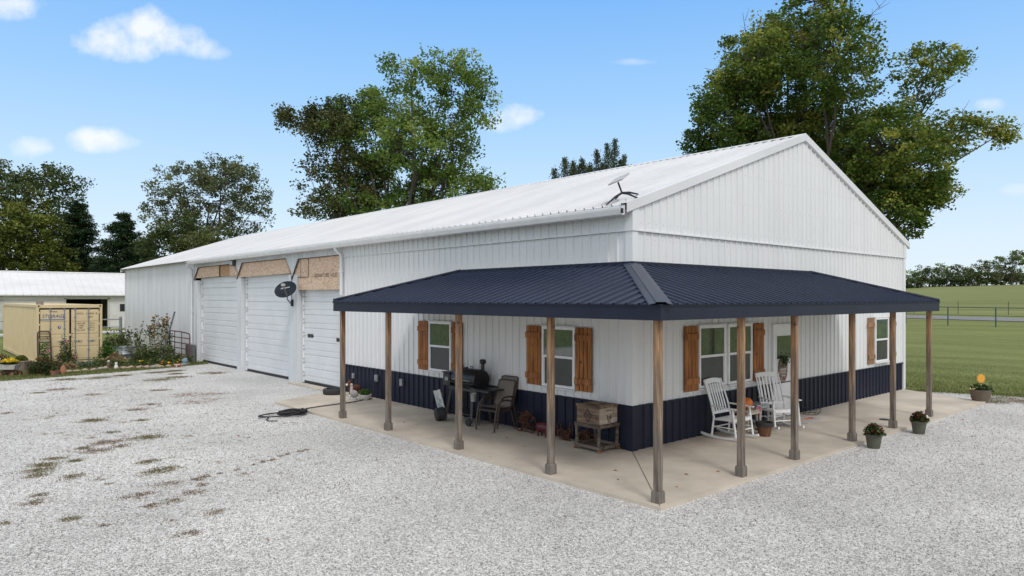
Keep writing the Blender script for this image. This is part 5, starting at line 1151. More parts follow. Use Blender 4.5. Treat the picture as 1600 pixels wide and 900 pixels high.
def pot(name, loc, label, cat, r, h, mat, foli, fr_, fz, nleaf, flower=None, group=None, prof=None, nf=0, leaf=.05, fsize=.035, seed=1, oval=1):
    T = empty(name, loc, 0, label, cat, group); rg = np.random.default_rng(seed); m = MB()
    m.lathe(prof or [(r*.70,0),(r*.93,h*.86),(r*1.02,h*.86),(r*1.05,h),(r*.93,h),(r*.9,h*.9),(0,h*.9)], n=24, sy=oval); m.build('pot', mat, T, True)
    v = rg.normal(size=(nleaf,3)); v[:,2] = np.abs(v[:,2]); v /= np.linalg.norm(v,axis=1)[:,None]; q_ = rg.uniform(.15,1,nleaf)**.5
    lump = 1+.22*np.sin(v[:,0]*5+seed)*np.cos(v[:,1]*4)
    P_ = v*(q_*lump)[:,None]*np.array([fr_,fr_*oval,fz])+np.array([0,0,h*.92])
    leaves('foliage', foli, P_, rg.uniform(.6,1.3,nleaf)*leaf, rg.normal(.45,.2,nleaf), T, rg)
    if flower and nf:
        v = rg.normal(size=(nf,3)); v[:,2] = np.abs(v[:,2])+.25; v /= np.linalg.norm(v,axis=1)[:,None]
        P_ = v*rg.uniform(.92,1.10,nf)[:,None]*np.array([fr_,fr_*oval,fz])+np.array([0,0,h*.92]); PP = np.repeat(P_,5,axis=0)+rg.normal(size=(nf*5,3))*fsize*.22
        leaves('flowers', flower, PP, np.full(nf*5,fsize)*rg.uniform(.8,1.2,nf*5), rg.uniform(0,1,nf*5), T, rg, up=1.5, ratio=.9)
    m = MB()
    for k in range(7):
        a = k*.9; m.tube([(0,0,h*.85),(math.cos(a)*fr_*.6,math.sin(a)*fr_*.6*oval,h+fz*.6)], [.008,.004], 4)
    m.build('stems', BKd, T); return T
F_red = leafmat('rust red blooms', (.055,.012,.008),(.13,.030,.015),(.26,.085,.04), .1); F_yel = leafmat('yellow blooms', (.62,.42,.01),(.80,.62,.02),(.85,.72,.08), .1)
L_mum = leafmat('mum leaves', (.018,.040,.010),(.040,.075,.020),(.09,.13,.04)); L_bright = leafmat('bright shrub leaves', (.03,.08,.01),(.06,.15,.02),(.14,.24,.05))
M_gpot = pm('olive green plastic pot', (.085,.092,.062),(.065,.07,.05), 6,.5)
pot('mum_pot', (3.85,-2.72,-.05), 'olive pot of rust red mums nearest the camera, on gravel at the patio edge', 'potted plant', .155,.27, M_gpot, L_mum, .17,.20, 900, F_red, 'potted mums at the patio edge', nf=60, seed=2)
pot('mum_pot', (6.04,-2.78,-.05), 'olive pot of rust red mums farther along the patio edge, with a pale ornament', 'potted plant', .155,.27, M_gpot, L_mum, .17,.20, 900, F_red, 'potted mums at the patio edge', nf=70, seed=3)
T = bpy.data.objects['mum_pot.001']; q = MB(); q.lathe([(.014,-.008),(.032,-.008),(.032,.008),(.014,.008),(.014,-.008)], n=14, M=Matrix.Translation((-.03,-.17,.38)) @ Matrix.Rotation(R(75),4,'X')); q.build('ornament', M_hw, T, True)
pc_ = pot('flower_planter', (12.15,-2.30,-.05), 'wide brown stone planter with yellow flowers at the far patio corner', 'planter', .26,.34, pm('brown cast stone', (.17,.13,.10),(.12,.095,.075), 8,.85), L_mum, .27,.20, 700, leafmat('pale yellow blooms', (.45,.42,.12),(.62,.58,.25),(.7,.68,.4),.1), nf=9, seed=4, fsize=.05, prof=[(.17,0),(.225,.12),(.24,.27),(.26,.30),(.26,.35),(.235,.35),(.225,.30),(0,.30)])
q = MB(); q.tube([(-.05,0,.3),(-.06,0,.68)], .006, 5); q.build('stake', M_black, pc_)
q = MB(); q.prism([(math.cos(a)*r_, math.sin(a)*r_*1.1) for a, r_ in [(k*math.pi/9, .108+.010*(-1)**k) for k in range(18)]], .02, Matrix.Translation((-.06,-.02,.66)) @ Matrix.Rotation(-YAW,4,'Z') @ Matrix.Rotation(R(90),4,'X')); q.build('garden_stake_leaf', pm('orange gold metal', (.72,.36,.04),(.62,.28,.03), 14,.5), pc_)
pot('bowl_planter', (-.42,8.96,0), 'white bowl planter with a clipped green plant beside the goose statue', 'planter', .17,.15, pm('white glazed bowl', (.62,.62,.60),(.50,.50,.49), 10,.5), L_bright, .15,.17, 900, seed=5, prof=[(.09,0),(.15,.06),(.175,.15),(.16,.15),(0,.13)], leaf=.035)
# ------------------------------------------------------------------ shipping container
M_tan = pm('tan container paint', (.64,.52,.31), (.57,.455,.265), 1.5, .5, bump=.03)
M_bolt = pm('grey lock rod', (.25,.28,.31), (.20,.225,.25), 12, .45, .4)
M_logo = pm('dark blue decal', (.03,.07,.20), (.045,.09,.24), 12, .5)
Cn = empty('shipping_container', (-5.70,27.10,-.07), 0, 'tan steel shipping container with lock rods and blue storage lettering beside the garden bed', 'container')
CW, CL, CH = 2.44, 12.19, 2.59
m = MB()
for sgn, x in ((-1, .03), (1, CW-.03)):
    s = .12; vs = []
    while s < CL-.15:
        for (a, o) in ((0,0),(.07,0),(.105,.036),(.175,.036),(.21,0)): vs.append((x+(-sgn)*o*-1*(-1) if False else x - sgn*(-o) - sgn*o*2, s+a))
        s += .278
    V = [(px_, py_, .16) for px_, py_ in vs] + [(px_, py_, CH-.12) for px_, py_ in vs]; n = len(vs)
    m.add(V, [(i, i+1, n+i+1, n+i) for i in range(n-1)])
m.add([(.05,CL-.03,.1),(CW-.05,CL-.03,.1),(CW-.05,CL-.03,CH-.05),(.05,CL-.03,CH-.05)], [(0,1,2,3)])
m.build('side_panel', M_tan, Cn)
m = MB(); s = .1; vs = []
while s < CL-.1:
    vs += [(s,0),(s+.10,0),(s+.13,.02),(s+.21,.02)]; s += .24
V = [(.05, a, CH-.035+o) for a, o in vs] + [(CW-.05, a, CH-.035+o) for a, o in vs]; n = len(vs); m.add(V, [(i,i+1,n+i+1,n+i) for i in range(n-1)]); m.build('roof', M_tan, Cn)
m = MB()
for x in (.05, CW-.05): 
    m.bb(x-.05, x+.05, .0, .16, .05, CH-.03, .008); m.bb(x-.05, x+.05, CL-.14, CL, .05, CH-.03, .008); m.bb(x-.045, x+.045, .16, CL-.14, CH-.12, CH, .006); m.bb(x-.045, x+.045, .16, CL-.14, .05, .20, .006)
for y in (.05, CL-.06): m.bb(.10, CW-.10, y-.05, y+.06, CH-.14, CH, .006); m.bb(.10, CW-.10, y-.05, y+.06, .04, .17, .006)
m.build('frame', M_tan, Cn)
for x in (.085, CW-.085):
    for z in (.06, CH-.05):
        m = MB(); m.bb(x-.088, x+.088, -.008, .17, z-.06, z+.062, .01); c0 = m.build('corner_casting', M_tan, Cn); m = MB(); m.bb(x-.03, x+.03, -.011, -.009, z-.035, z+.035); m.build('slot', M_black, c0)
for (x0, x1) in ((.115, 1.205), (1.235, CW-.115)):
    m = MB(); m.bb(x0+.02, x1-.02, .012, .05, .20, CH-.20)
    for z in (.22, .74, 1.27, 1.80, CH-.24): pass
    for k in range(4): z0 = .24+.535*k; m.bb(x0+.06, x1-.06, -.004, .012, z0+.03, z0+.50, .006)
    d = m.build('door', M_tan, Cn)
    g = MB(); g.bb(x0, x0+.02, .0, .03, .19, CH-.17); g.bb(x1-.02, x1, .0, .03, .19, CH-.17); g.bb(x0+.02, x1-.02, .0, .03, CH-.20, CH-.165); g.bb(x0+.02, x1-.02, 0, .03, .17, .20); g.build('door_gasket', M_black, d)
    for xr in (x0+.38, x1-.20) if x0 < 1 else (x0+.17, x1-.42):
        q = MB(); q.tube([(xr,-.03,.16),(xr,-.03,CH-.13)], .017, 8)
        for z in (.22, .62, 1.02, 1.55, 2.05, CH-.20): q.box((xr,-.02,z),(.075,.035,.06),None,.004)
        rd = q.build('lock_rod', M_bolt, d)
        q = MB(); q.tube([(xr,-.04,1.02),(xr+(.26 if x0 > 1 else -.26),-.055,1.04)], .012, 6); q.box((xr+(.13 if x0 > 1 else -.13),-.05,1.03),(.08,.03,.05),None,.004); q.build('handle', M_bolt, rd)
    for z in (.45, 1.1, 1.75, 2.25):
        q = MB(); q.bb((x0-.03) if x0 < 1 else (x1-.02), (x0+.02) if x0 < 1 else (x1+.03), -.012, .0, z-.04, z+.04, .003); q.build('hinge', M_tan, d)
q = MB(); q.bb(1.16, 1.28, -.05, -.01, 1.24, 1.33, .006); q.build('lock_box', M_tan, Cn)
def cf(x, z, y=-.012): return on_front(x, z, y)
text('STORAGE', .20, M_logo, Cn, cf(.60, 2.10), 'logo_lettering', shear=.35, ext=.002, sx=.95); text('MOBILE', .08, M_logo, Cn, cf(.60, 2.30), 'logo_lettering', shear=.2, ext=.002)
q = MB(); q.bb(.14, 1.02, -.009, -.0045, 1.925, 1.985); q.build('logo_stripe', pm('faded blue grey decal', (.16,.19,.27),(.22,.25,.32), 12,.6), Cn)
q = MB(); q.lathe([(0,0),(.062,0),(.062,.003),(0,.003)], n=18, M=cf(.82, 1.62, -.007)); q.build('round_decal', M_logo, Cn)
q = MB(); q.lathe([(0,0),(.022,0),(.022,.003),(0,.003)], n=12, M=cf(.83, 1.63, -.0105)); q.build('decal_centre', M_vinyl, Cn)
text('UKYU   227547  8', .105, ink, Cn, cf(1.83, 2.20), 'code_lettering', ext=.001); text('22G1', .10, ink, Cn, cf(1.98, 2.06), 'code_lettering', ext=.001)
for k, (a, b) in enumerate((('MAX GR','30480 KG'),('TARE','2180 KG'),('NET','28300 KG'),('CU CAP','33.2 CM'))):
    text(a, .085, ink, Cn, cf(1.62, 1.78-.10*k), 'data_lettering', ext=.001); text(b, .062, ink, Cn, cf(2.02, 1.78-.10*k), 'data_lettering', ext=.001)
Bx = MB(); Bx.box((0,0,.09), (.24,.3,.18), None, .01); o = Bx.build('wooden_box', pm('grey brown wood box', (.30,.25,.21),(.22,.185,.16), 9,.85), None); o.location = (-5.55,27.3,CH-.07+.0); tag(o, 'small grey brown box resting on the near roof corner of the tan container', 'box')
# ladder
Ld = empty('step_ladder', (-5.45,26.86,-.06), 0, 'short dark ladder with rounded top leaning on the container door', 'ladder'); M_ld = pm('dark brown paint', (.045,.028,.026),(.07,.045,.04), 9,.6); Ml = Matrix.Rotation(R(-6),4,'X')
m = MB(); m.tube([(-.22,0,0),(-.22,0,1.38),(-.19,0,1.45),(-.12,0,1.475),(.12,0,1.475),(.19,0,1.45),(.22,0,1.38),(.26,0,0)], .028, 6, M=Ml); m.build('side_rail', M_ld, Ld)
for k in range(5): m = MB(); m.box((0,0,.25+.25*k), (.43,.09,.035), None, .004, None); o = m.build('rung', M_ld, Ld); o.data.transform(Ml)

# ------------------------------------------------------------------ garden along the white building
def shrub(name, loc, rx, ry, h, label, cat, fol, n, leaf, seed, flower=None, nf=0, fs=.05, group=None, lumpy=.2, low=.0, bark=BKd, shape=.5):
    T = empty(name, loc, -YAW, label, cat, group); rg = np.random.default_rng(seed)
    v = rg.normal(size=(n,3)); v[:,2] = np.abs(v[:,2]); v /= np.linalg.norm(v,axis=1)[:,None]; lump = 1+lumpy*np.sin(v[:,0]*6+seed)*np.cos(v[:,1]*5+seed)+lumpy*.5*np.sin(v[:,2]*9+seed)
    P_ = v*(rg.uniform(.1,1,n)**shape*lump)[:,None]*np.array([rx,ry,h])+np.array([0,0,low])
    leaves('foliage', fol, P_, rg.uniform(.6,1.3,n)*leaf, rg.normal(.45,.2,n), T, rg)
    if flower:
        v = rg.normal(size=(nf,3)); v[:,2] = np.abs(v[:,2]); v /= np.linalg.norm(v,axis=1)[:,None]
        PP = np.repeat(v*np.array([rx,ry,h])*rg.uniform(.9,1.08,nf)[:,None]+np.array([0,0,low]),4,axis=0)+rg.normal(size=(nf*4,3))*fs*.25
        leaves('flowers', flower, PP, np.full(nf*4,fs), rg.uniform(0,1,nf*4), T, rg, up=1.2, ratio=.9)
    m = MB()
    for k in range(6): a = k*1.05; m.tube([(0,0,-.02),(math.cos(a)*rx*.5,math.sin(a)*ry*.5,h*.6)], [.014,.006], 4)
    m.build('stems', bark, T); return T
def tall_weed(loc, h, n, label, seed, leafm, heads=None, spread=.35, nl=24, leaf=.12, stemm=None, group='tall garden weeds', headr=.03, cat='weed', name='tall_weed'):
    T = empty(name, loc, -YAW, label, cat, group); rr = random.Random(seed); rg = np.random.default_rng(seed); m = MB(); P_ = []; HD = MB()
    for k in range(n):
        x, y = rr.uniform(-spread,spread), rr.uniform(-spread,spread)*.7; hh = h*rr.uniform(.6,1.05); lx, ly = rr.uniform(-.25,.25), rr.uniform(-.15,.15)
        a = Vector((x,y,-.03)); b = Vector((x+lx*.3,y,hh*.5)); c = Vector((x+lx,y+ly,hh)); m.tube([a,b,c], [.009,.007,.004], 4, False)
        br = [c]
        for j_ in range(3):
            s_ = b.lerp(c, rr.uniform(.2,.9)); e = s_+Vector((rr.uniform(-.22,.22), rr.uniform(-.15,.15), rr.uniform(.08,.28))); m.tube([s_, e], [.005,.003], 3, False); br.append(e)
        if heads:
            for e in br: HD.blob(tuple(e), (headr*rr.uniform(.7,1.4),headr,headr*rr.uniform(.8,1.6)), 1, .2, rr.randint(0,999))
        t = rg.uniform(.03,.95,nl)
        for q in t:
            base = a.lerp(b, q*2) if q < .5 else b.lerp(c, q*2-1); P_.append(np.array(base)+rg.normal(size=3)*np.array([.09,.09,.03])*(1.3-q))
    P_ = np.array(P_); leaves('foliage', leafm, P_, rg.uniform(.5,1.3,len(P_))*leaf, rg.normal(.5,.22,len(P_)), T, rg, ratio=.5)
    m.build('stems', stemm or pm('weed stem', (.10,.12,.05),(.16,.15,.08), 9,.9), T)
    if heads: tag(HD.build('seed_heads', heads, T), kind='stuff')
    return T
L_weed = leafmat('weed leaves', (.035,.060,.015),(.075,.110,.030),(.16,.19,.07)); L_dry = leafmat('dried yellow leaves', (.20,.13,.04),(.42,.28,.09),(.60,.44,.16)); L_grey = leafmat('silver green leaves', (.10,.14,.10),(.17,.22,.16),(.26,.31,.24)); L_straw = leafmat('straw', (.20,.14,.075),(.31,.23,.12),(.42,.33,.19))
M_seed = pm('dark seed heads', (.035,.024,.018),(.06,.04,.025), 20,.95); F_or = leafmat('orange blooms', (.75,.22,.01),(.85,.33,.01),(.9,.45,.03),.1); F_pk = leafmat('pink blooms', (.50,.06,.20),(.62,.14,.30),(.75,.32,.42),.1)
shrub('mum_bush', (-5.98,22.95,-.07), .56,.5,.66, 'round rust red mum bush in front of the tan container', 'bush', L_mum, 5200, .055, 41, F_red, 260, .045)
shrub('barberry_bush', (-7.25,28.6,-.07), .95,.6,.62, 'low brown red mounded bush at the far left beside the container', 'bush', leafmat('brown red leaves', (.05,.020,.012),(.09,.035,.022),(.16,.07,.04)), 3600, .07, 42)
shrub('rose_bush', (-4.75,26.3,-.07), .42,.25,.95, 'loose rose bush with pale pink blooms before the container doors', 'bush', L_weed, 1500, .07, 43, F_pk, 12, .09, lumpy=.4, low=.1)
shrub('rose_bush', (-5.5,26.3,-.07), .26,.2,.95, 'narrow plant with pink blooms in front of the dark ladder', 'bush', L_bright, 900, .07, 44, F_pk, 9, .07, lumpy=.4)
shrub('rose_bush', (-3.2,26.0,-.07), .55,.3,.80, 'spreading green plant with one magenta bloom at the container right corner', 'bush', L_bright, 1700, .085, 45, F_pk, 4, .10, lumpy=.4)
shrub('lavender_mound', (-4.35,25.0,-.07), .62,.3,.30, 'low silver green mound in front of the container doors', 'plant', L_grey, 2400, .045, 46)
shrub('dry_perennial', (-4.9,24.7,-.07), .4,.25,.34, 'low tan dried plant left of the silver green mound', 'plant', L_straw, 1300, .06, 47)
shrub('dry_perennial', (-3.15,25.4,-.07), .6,.3,.48, 'bigger straw coloured dried clump right of the container', 'plant', L_straw, 2200, .09, 48)
shrub('dark_shrub', (-2.15,25.2,-.07), .45,.3,.50, 'dark green shrub growing in front of the galvanised tub', 'bush', L_dark, 2600, .07, 49)
tall_weed((-1.45,30.0,-.07), 1.35, 18, 'leafy green weeds with seed heads behind the galvanised tub', 51, L_weed, M_seed, .95, 46, .15)
tall_weed((-2.6,30.6,-.07), 1.1, 22, 'leafy green weeds between the container and the fence post', 56, L_weed, None, .95, 50, .17)
tall_weed((-2.05,29.3,-.07), 1.0, 18, 'low yellowish weeds just behind the galvanised tub rim', 57, L_weed, None, .75, 40, .14)
tall_weed((-1.25,26.6,-.07), 2.05, 20, 'tallest weeds with dark coneflower heads against the white corrugated wall', 52, L_weed, M_seed, .60, 44, .12, headr=.034)
tall_weed((-1.55,25.2,-.07), .95, 26, 'dense knee high green weeds left of the red gate panel', 53, L_weed, None, .80, 66, .12)
tall_weed((-1.0,26.3,-.07), 2.1, 5, 'dried yellow sunflowers drooping over the left end of the red gate panel', 54, L_dry, pm('dry sunflower heads', (.30,.19,.06),(.16,.10,.05), 15,.95), .26, 18, .14, pm('dry yellow stalk', (.46,.36,.17),(.36,.27,.13), 9,.9), headr=.06)
tall_weed((-.95,24.1,-.07), .42, 22, 'short green weeds in front of the red gate panel', 55, L_weed, None, .70, 60, .10)
for i, (x, y, c, lab) in enumerate(((-1.78,23.0,F_or,'orange marigold clump, larger and right of the yellow ones, at the bed edge'),(-2.35,23.9,F_yel,'yellow orange flower clump left of the larger marigold at the bed edge'),(-.85,23.95,F_yel,'bright yellow flowers beside the blue can near the red gate panel'))):
    shrub('marigold', (x,y,-.07), .24,.2,.26, lab, 'flower', L_weed, 520, .05, 60+i, c, 7 if i == 0 else 4, .13 if i == 0 else .10)
# galvanised tub
Tb = empty('galvanised_tub', (-2.42,27.0,-.07), 0, 'round ribbed galvanised steel tub standing among the weeds', 'tub'); m = MB()
m.lathe([(.40,0),(.43,.0),(.43,.16),(.445,.18),(.43,.20),(.435,.36),(.45,.38),(.435,.40),(.44,.66),(.465,.68),(.46,.70),(.43,.70),(.42,.56),(0,.56)], n=32); m.build('body', M_galv, Tb, True)
m = MB(); m.lathe([(0,.60),(.415,.58)], n=24); m.build('soil', M_soil, Tb, True)
# dark red tubular gate panel
Gp = empty('gate_panel', (-.55,24.0,-.07), 0, 'dark red tubular gate panel with rounded corner leaning near the downspout', 'gate'); M_gr = pm('dark red tube paint', (.11,.028,.024),(.075,.022,.020), 9,.5)
m = MB(); m.tube([(0,0,.08),(.04,0,1.15),(.05,.06,1.26),(.05,.2,1.32),(.05,1.3,1.36),(.04,3.0,1.36),(.02,3.0,.10),(0,0,.08)], .028, 8); m.build('frame', M_gr, Gp, True)
for z in (.36,.62,.86,1.10): m = MB(); m.tube([(.03,.02,z),(.03,3.0,z)], .022, 7); m.build('rail', M_gr, Gp, True)
for y in (1.05,2.1): m = MB(); m.box((.01,y,.72), (.02,.05,1.26)); m.build('upright', M_gr, Gp)
Pl = MB(); Pl.tube([(-1.55,24.6,-.05),(-.62,25.8,2.18)], [.035,.035], 8); tag(Pl.build('metal_pole', pm('dark grey pole', (.05,.06,.07),(.035,.04,.05), 9,.5), None, True), 'dark grey pole leaning through the tall weeds', 'pole')
Gb = MB(); Gb.box((-.22,24.9,.33), (.30,.45,.78), None, .02); tag(Gb.build('utility_box', pm('dark grey box', (.14,.145,.15),(.10,.105,.11), 6,.7), None), 'dark grey box on the ground behind the red gate panel', 'box')
Bc = MB(); Bc.lathe([(.11,0),(.13,.02),(.15,.12),(.14,.22),(.10,.24),(.0,.24)], (0,0,0), 16, M=Matrix.Translation((-.95,23.55,.05)) @ Matrix.Rotation(R(70),4,'Y')); tag(Bc.build('watering_can', pm('faded blue enamel', (.17,.25,.32),(.13,.19,.25), 8,.6), None, True), 'faded blue can lying beside the brick at the bed edge', 'can')
Br = empty('brick_planter', (-1.42,22.6,-.07), R(-20), 'small red brick block with pale mortar at the right end of the bed', 'brick'); m = MB(); m.box((0,0,.09),(.26,.15,.17),None,.01); m.build('body', pm('red brick', (.28,.085,.05),(.20,.06,.04), 9,.9), Br); m = MB(); m.box((0,-.0765,.14),(.24,.004,.02)); m.box((-.02,-.0765,.07),(.05,.004,.08)); m.build('mortar', M_hw, Br)
# cat and bottle ornaments
Ct = empty('cat_statue', (-3.50,23.35,-.07), R(-20), 'small white seated cat ornament at the edge of the bed', 'ornament'); m = MB(); m.lathe([(0,0),(.08,.01),(.085,.08),(.06,.17),(.045,.21),(0,.22)], n=12); m.blob((0,-.01,.25),(.05,.045,.045),2,.02); m.tube([(.07,.02,.03),(.10,-.05,.02),(.05,-.10,.02)], .015, 5); m.build('body', M_hw, Ct, True)
for x in (-.03,.03): m = MB(); m.tube([(x,-.01,.28),(x*1.2,-.01,.325)], [.018,.003], 4); m.build('ear', M_hw, Ct)
Bt = empty('garden_gnome', (-3.62,24.1,-.07), 0, 'small grey and dark ornament left of the white cat ornament', 'ornament'); m = MB(); m.lathe([(.10,0),(.11,.08),(.07,.2),(.05,.24),(0,.25)], n=12); m.build('body', pm('dark brown glaze', (.08,.045,.035),(.14,.09,.07), 12,.6), Bt, True); m = MB(); m.blob((0,0,.29),(.055,.055,.06),2,.05); m.build('head', M_gs, Bt, True)
# bed edging stones
M_st = [pm('grey field stone', (.30,.29,.27),(.20,.19,.175), 6,.9), pm('tan field stone', (.42,.34,.25),(.30,.23,.16), 6,.9), pm('pink field stone', (.42,.30,.25),(.30,.20,.17), 6,.9), pm('dark stone', (.06,.06,.07),(.10,.10,.10), 6,.8)]
rr = random.Random(12); line = [(-5.45,23.15),(-5.15,23.2),(-4.9,23.2),(-4.6,23.25),(-4.3,23.3),(-4.0,23.5),(-3.25,23.3),(-3.0,23.25),(-2.75,23.1),(-2.45,23.05),(-2.2,22.95),(-2.0,22.85),(-1.7,22.8),(-1.15,23.0),(-1.0,23.2),(-.75,23.4),(-2.6,23.4),(-3.8,23.75),(-2.05,23.1),(-1.3,23.15)]
pos_words = ['nearest the clay pot','second from the clay pot','third from the clay pot','fourth from the clay pot','fifth from the clay pot','just left of the cat ornament','just right of the cat ornament','second right of the cat ornament','third right of the cat ornament','fourth right of the cat ornament','left of the marigold','beside the marigold','just right of the marigold','right of the red brick','second right of the red brick','nearest the white wall','behind the flat stones right of the cat','behind the cat ornament','behind the marigold','left of the blue can']
cn_ = ['grey','tan','pinkish','dark']
for i, (x, y) in enumerate(line):
    k = rr.choice((0,1,1,2,2,0,3)); q = MB(); q.blob((0,0,.04),(rr.uniform(.10,.19),rr.uniform(.08,.13),rr.uniform(.06,.10)),2,.12,i); o = q.build('edging_stone', M_st[k], None, True); o.location = (x,y,-.06); o.rotation_euler = (0,0,rr.uniform(-1,1))
    tag(o, '%s edging stone of the garden bed, %s' % (cn_[k], pos_words[i]), 'stone', 'stones edging the garden bed')
# clay pot with plant
Cp = pot('clay_pot', (-5.72,22.35,-.07), 'red clay pot with a blue star mark lying by the rust red bush', 'pot', .16,.20, pm('red clay', (.34,.12,.085),(.26,.09,.065), 9,.85), L_weed, .13,.20, 160, seed=71, leaf=.07)
q = MB(); q.prism([(math.cos(a)*r_, math.sin(a)*r_) for a, r_ in [(R(90)+k*math.pi/5, .06 if k%2==0 else .026) for k in range(10)]], .012, Matrix.Translation((0.02,-.165,.10)) @ Matrix.Rotation(R(90),4,'X')); q.build('star_mark', M_logo, Cp)
St_ = MB(); St_.blob((0,0,.18),(.12,.05,.20),2,.10,5); o = St_.build('flagstone', pm('terracotta stone', (.38,.17,.10),(.28,.12,.07), 7,.9), None, True); o.location = (-5.42,22.6,-.07); o.rotation_euler = (R(-15),R(12),R(30)); tag(o, 'upright terracotta coloured stone right behind the clay pot', 'stone')
# block planter with shrub, far left
Pb = empty('block_planter', (-6.45,25.1,-.07), R(-38), 'square brown concrete block planter holding a small shrub left of the container', 'planter'); m = MB(); m.bb(-.26,.26,-.22,.22,0,.38,.012); m.build('box', pm('brown concrete block', (.20,.155,.12),(.145,.11,.09), 8,.95), Pb); m = MB(); m.bb(-.275,.275,-.235,.235,.381,.42,.006); m.build('cap', pm('pinkish cap stone', (.34,.24,.19),(.26,.19,.15), 8,.9), Pb)
rg = np.random.default_rng(9); v = rg.normal(size=(1500,3)); v[:,2] = np.abs(v[:,2]); v /= np.linalg.norm(v,axis=1)[:,None]; leaves('foliage', L_yel, v*(rg.uniform(.2,1,1500)**.5)[:,None]*np.array([.24,.22,.24])+np.array([0,0,.41]), rg.uniform(.03,.06,1500), rg.normal(.45,.25,1500), Pb, rg)
# old white flower cart (toy pedal mower shape) with yellow flowers
Wg = empty('flower_cart', (-7.02,23.35,-.07), R(-42), 'small old white metal cart with push handle and yellow flowers at the far left', 'cart'); M_ow = pm('worn white enamel', (.50,.50,.48),(.30,.28,.26), 10,.6)
m = MB(); m.prism([(-.20,.26),(.30,.26),(.36,.44),(-.26,.44)], .30, Matrix.Translation((0,.15,0)) @ Matrix.Rotation(R(90),4,'X')); m.build('body', M_ow, Wg)
m = MB(); m.tube([(-.20,-.12,.28),(-.44,-.12,.52)], .014, 6); m.tube([(-.55,-.12,.04),(-.36,-.12,.56),(-.20,-.12,.66)], .018, 6); m.tube([(-.55,.12,.04),(-.36,.12,.56),(-.36,-.12,.56)], .018, 6); m.build('handle', M_ow, Wg, True)
for (x, y) in ((-.16,-.19),(-.16,.19),(.28,-.19),(.28,.19)):
    Mx = Matrix.Translation((x,y,.10)) @ Matrix.Rotation(R(90),4,'X'); q = MB(); q.lathe([(.06,-.02),(.098,-.02),(.098,.02),(.06,.02)], n=16, M=Mx); w_ = q.build('wheel', M_seal, Wg, True); q = MB(); q.lathe([(0,-.022),(.058,-.022),(.058,.022),(0,.022)], n=12, M=Mx); q.build('rim', pm('rusty orange rim', (.35,.12,.05),(.25,.08,.04), 9,.7), w_, True)
m = MB(); m.tube([(-.16,-.19,.10),(-.16,.19,.10)], .012, 5); m.tube([(.28,-.19,.10),(.28,.19,.10)], .012, 5); m.box((.06,0,.20),(.5,.10,.08)); m.build('axle_frame', M_rust, Wg)
P_ = rg.normal(size=(900,3))*np.array([.15,.10,.035])+np.array([.05,0,.49]); leaves('foliage', L_mum, P_, rg.uniform(.03,.06,900), rg.normal(.4,.2,900), Wg, rg)
a_ = rg.uniform(0,6.28,620); r_ = rg.uniform(0,1,620)**.5; P_ = np.stack([.05+np.cos(a_)*r_*.30, np.sin(a_)*r_*.20, .64-.10*r_**2+rg.normal(size=620)*.012],1); leaves('flowers', F_yel, P_, rg.uniform(.05,.08,620), rg.uniform(0,1,620), Wg, rg, up=2, ratio=.9)
# propane tank, far left, and a farm implement
Pt = empty('propane_tank', (-9.3,32.6,-.07), R(0), 'white rounded propane tank cut off by the left picture edge beside the container', 'tank'); m = MB(); m.lathe([(0,-1.25),(.22,-1.20),(.38,-1.05),(.45,-.85),(.45,.85),(.38,1.05),(.22,1.20),(0,1.25)], n=26, M=Matrix.Translation((.85,0,.68)) @ Matrix.Rotation(R(90),4,'Y')); m.build('body', M_vinyl, Pt, True)
for x in (.25,1.5): m = MB(); m.box((x,0,.15),(.12,.6,.35)); m.build('foot', M_galv, Pt)
m = MB(); m.lathe([(.16,1.10),(.17,1.28),(.10,1.33),(0,1.34)], (.85,0,0), 16); m.build('valve_dome', M_vinyl, Pt, True)
# ------------------------------------------------------------------ ground cover, tufts and litter (uncountable)
def stuff(o, label, cat): tag(o, label, cat, None, 'stuff'); return o
rg = np.random.default_rng(77)
def blades(name, pts, hmin, hmax, w, mat, seed, lean=.45):
    rg = np.random.default_rng(seed); n = len(pts); h = rg.uniform(hmin, hmax, n); d = rg.normal(size=(n,3))*lean; d[:,2] = 1; d /= np.linalg.norm(d,axis=1)[:,None]
    o = leaves(name, mat, pts, h, rg.normal(.45,.25,n), None, rg, ratio=w, dirs=d, up=0); return o
def zg(x, y): return np.array([zs(sof(a, b)) for a, b in zip(x, y)])
L_grass = leafmat('grass blades', (.095,.120,.034),(.155,.180,.056),(.26,.26,.11))
L_dgr = leafmat('dry grass blades', (.10,.09,.035),(.19,.165,.07),(.32,.27,.14))
L_brn = leafmat('dead brown weeds', (.10,.065,.035),(.19,.13,.075),(.32,.24,.14))
for grp, mt_, lab_, nm_, sd_ in ((PATCH_G, L_dgr, 'ragged green and dry weeds growing through the gravel', 'gravel_weeds', 1), (PATCH_B, L_brn, 'flat dead brown weeds lying in clumps on the gravel', 'dead_weeds', 2)):
    pts = []
    for (x, y, rx, ry, o_) in grp:
        for c in range(6):
            a = rg.uniform(0, 6.28); q = rg.uniform(0, .8); cx_, cy_ = x+math.cos(a)*q*rx, y+math.sin(a)*q*ry
            k = int(min(130, 4+(1300 if mt_ is L_dgr else 480)*rx*ry)); pts.append(rg.normal(size=(k,2))*np.array([rx*.42,ry*.36])+np.array([cx_,cy_]))
    for c in range(120):                      # stray tufts between the clumps
        x = rg.normal(-6.2, 1.9); y = rg.uniform(1.0, 20.5)
        if x < -3.0: pts.append(rg.normal(size=(int(rg.uniform(3,22)),2))*np.array([.10,.06])*rg.uniform(.4,1.4)+np.array([x,y]))
    pts = np.concatenate(pts); pts = np.column_stack([pts, np.full(len(pts), -.052)])
    stuff(blades(nm_, pts, .02, .055, .20, mt_, sd_, 1.1), lab_, 'weeds')
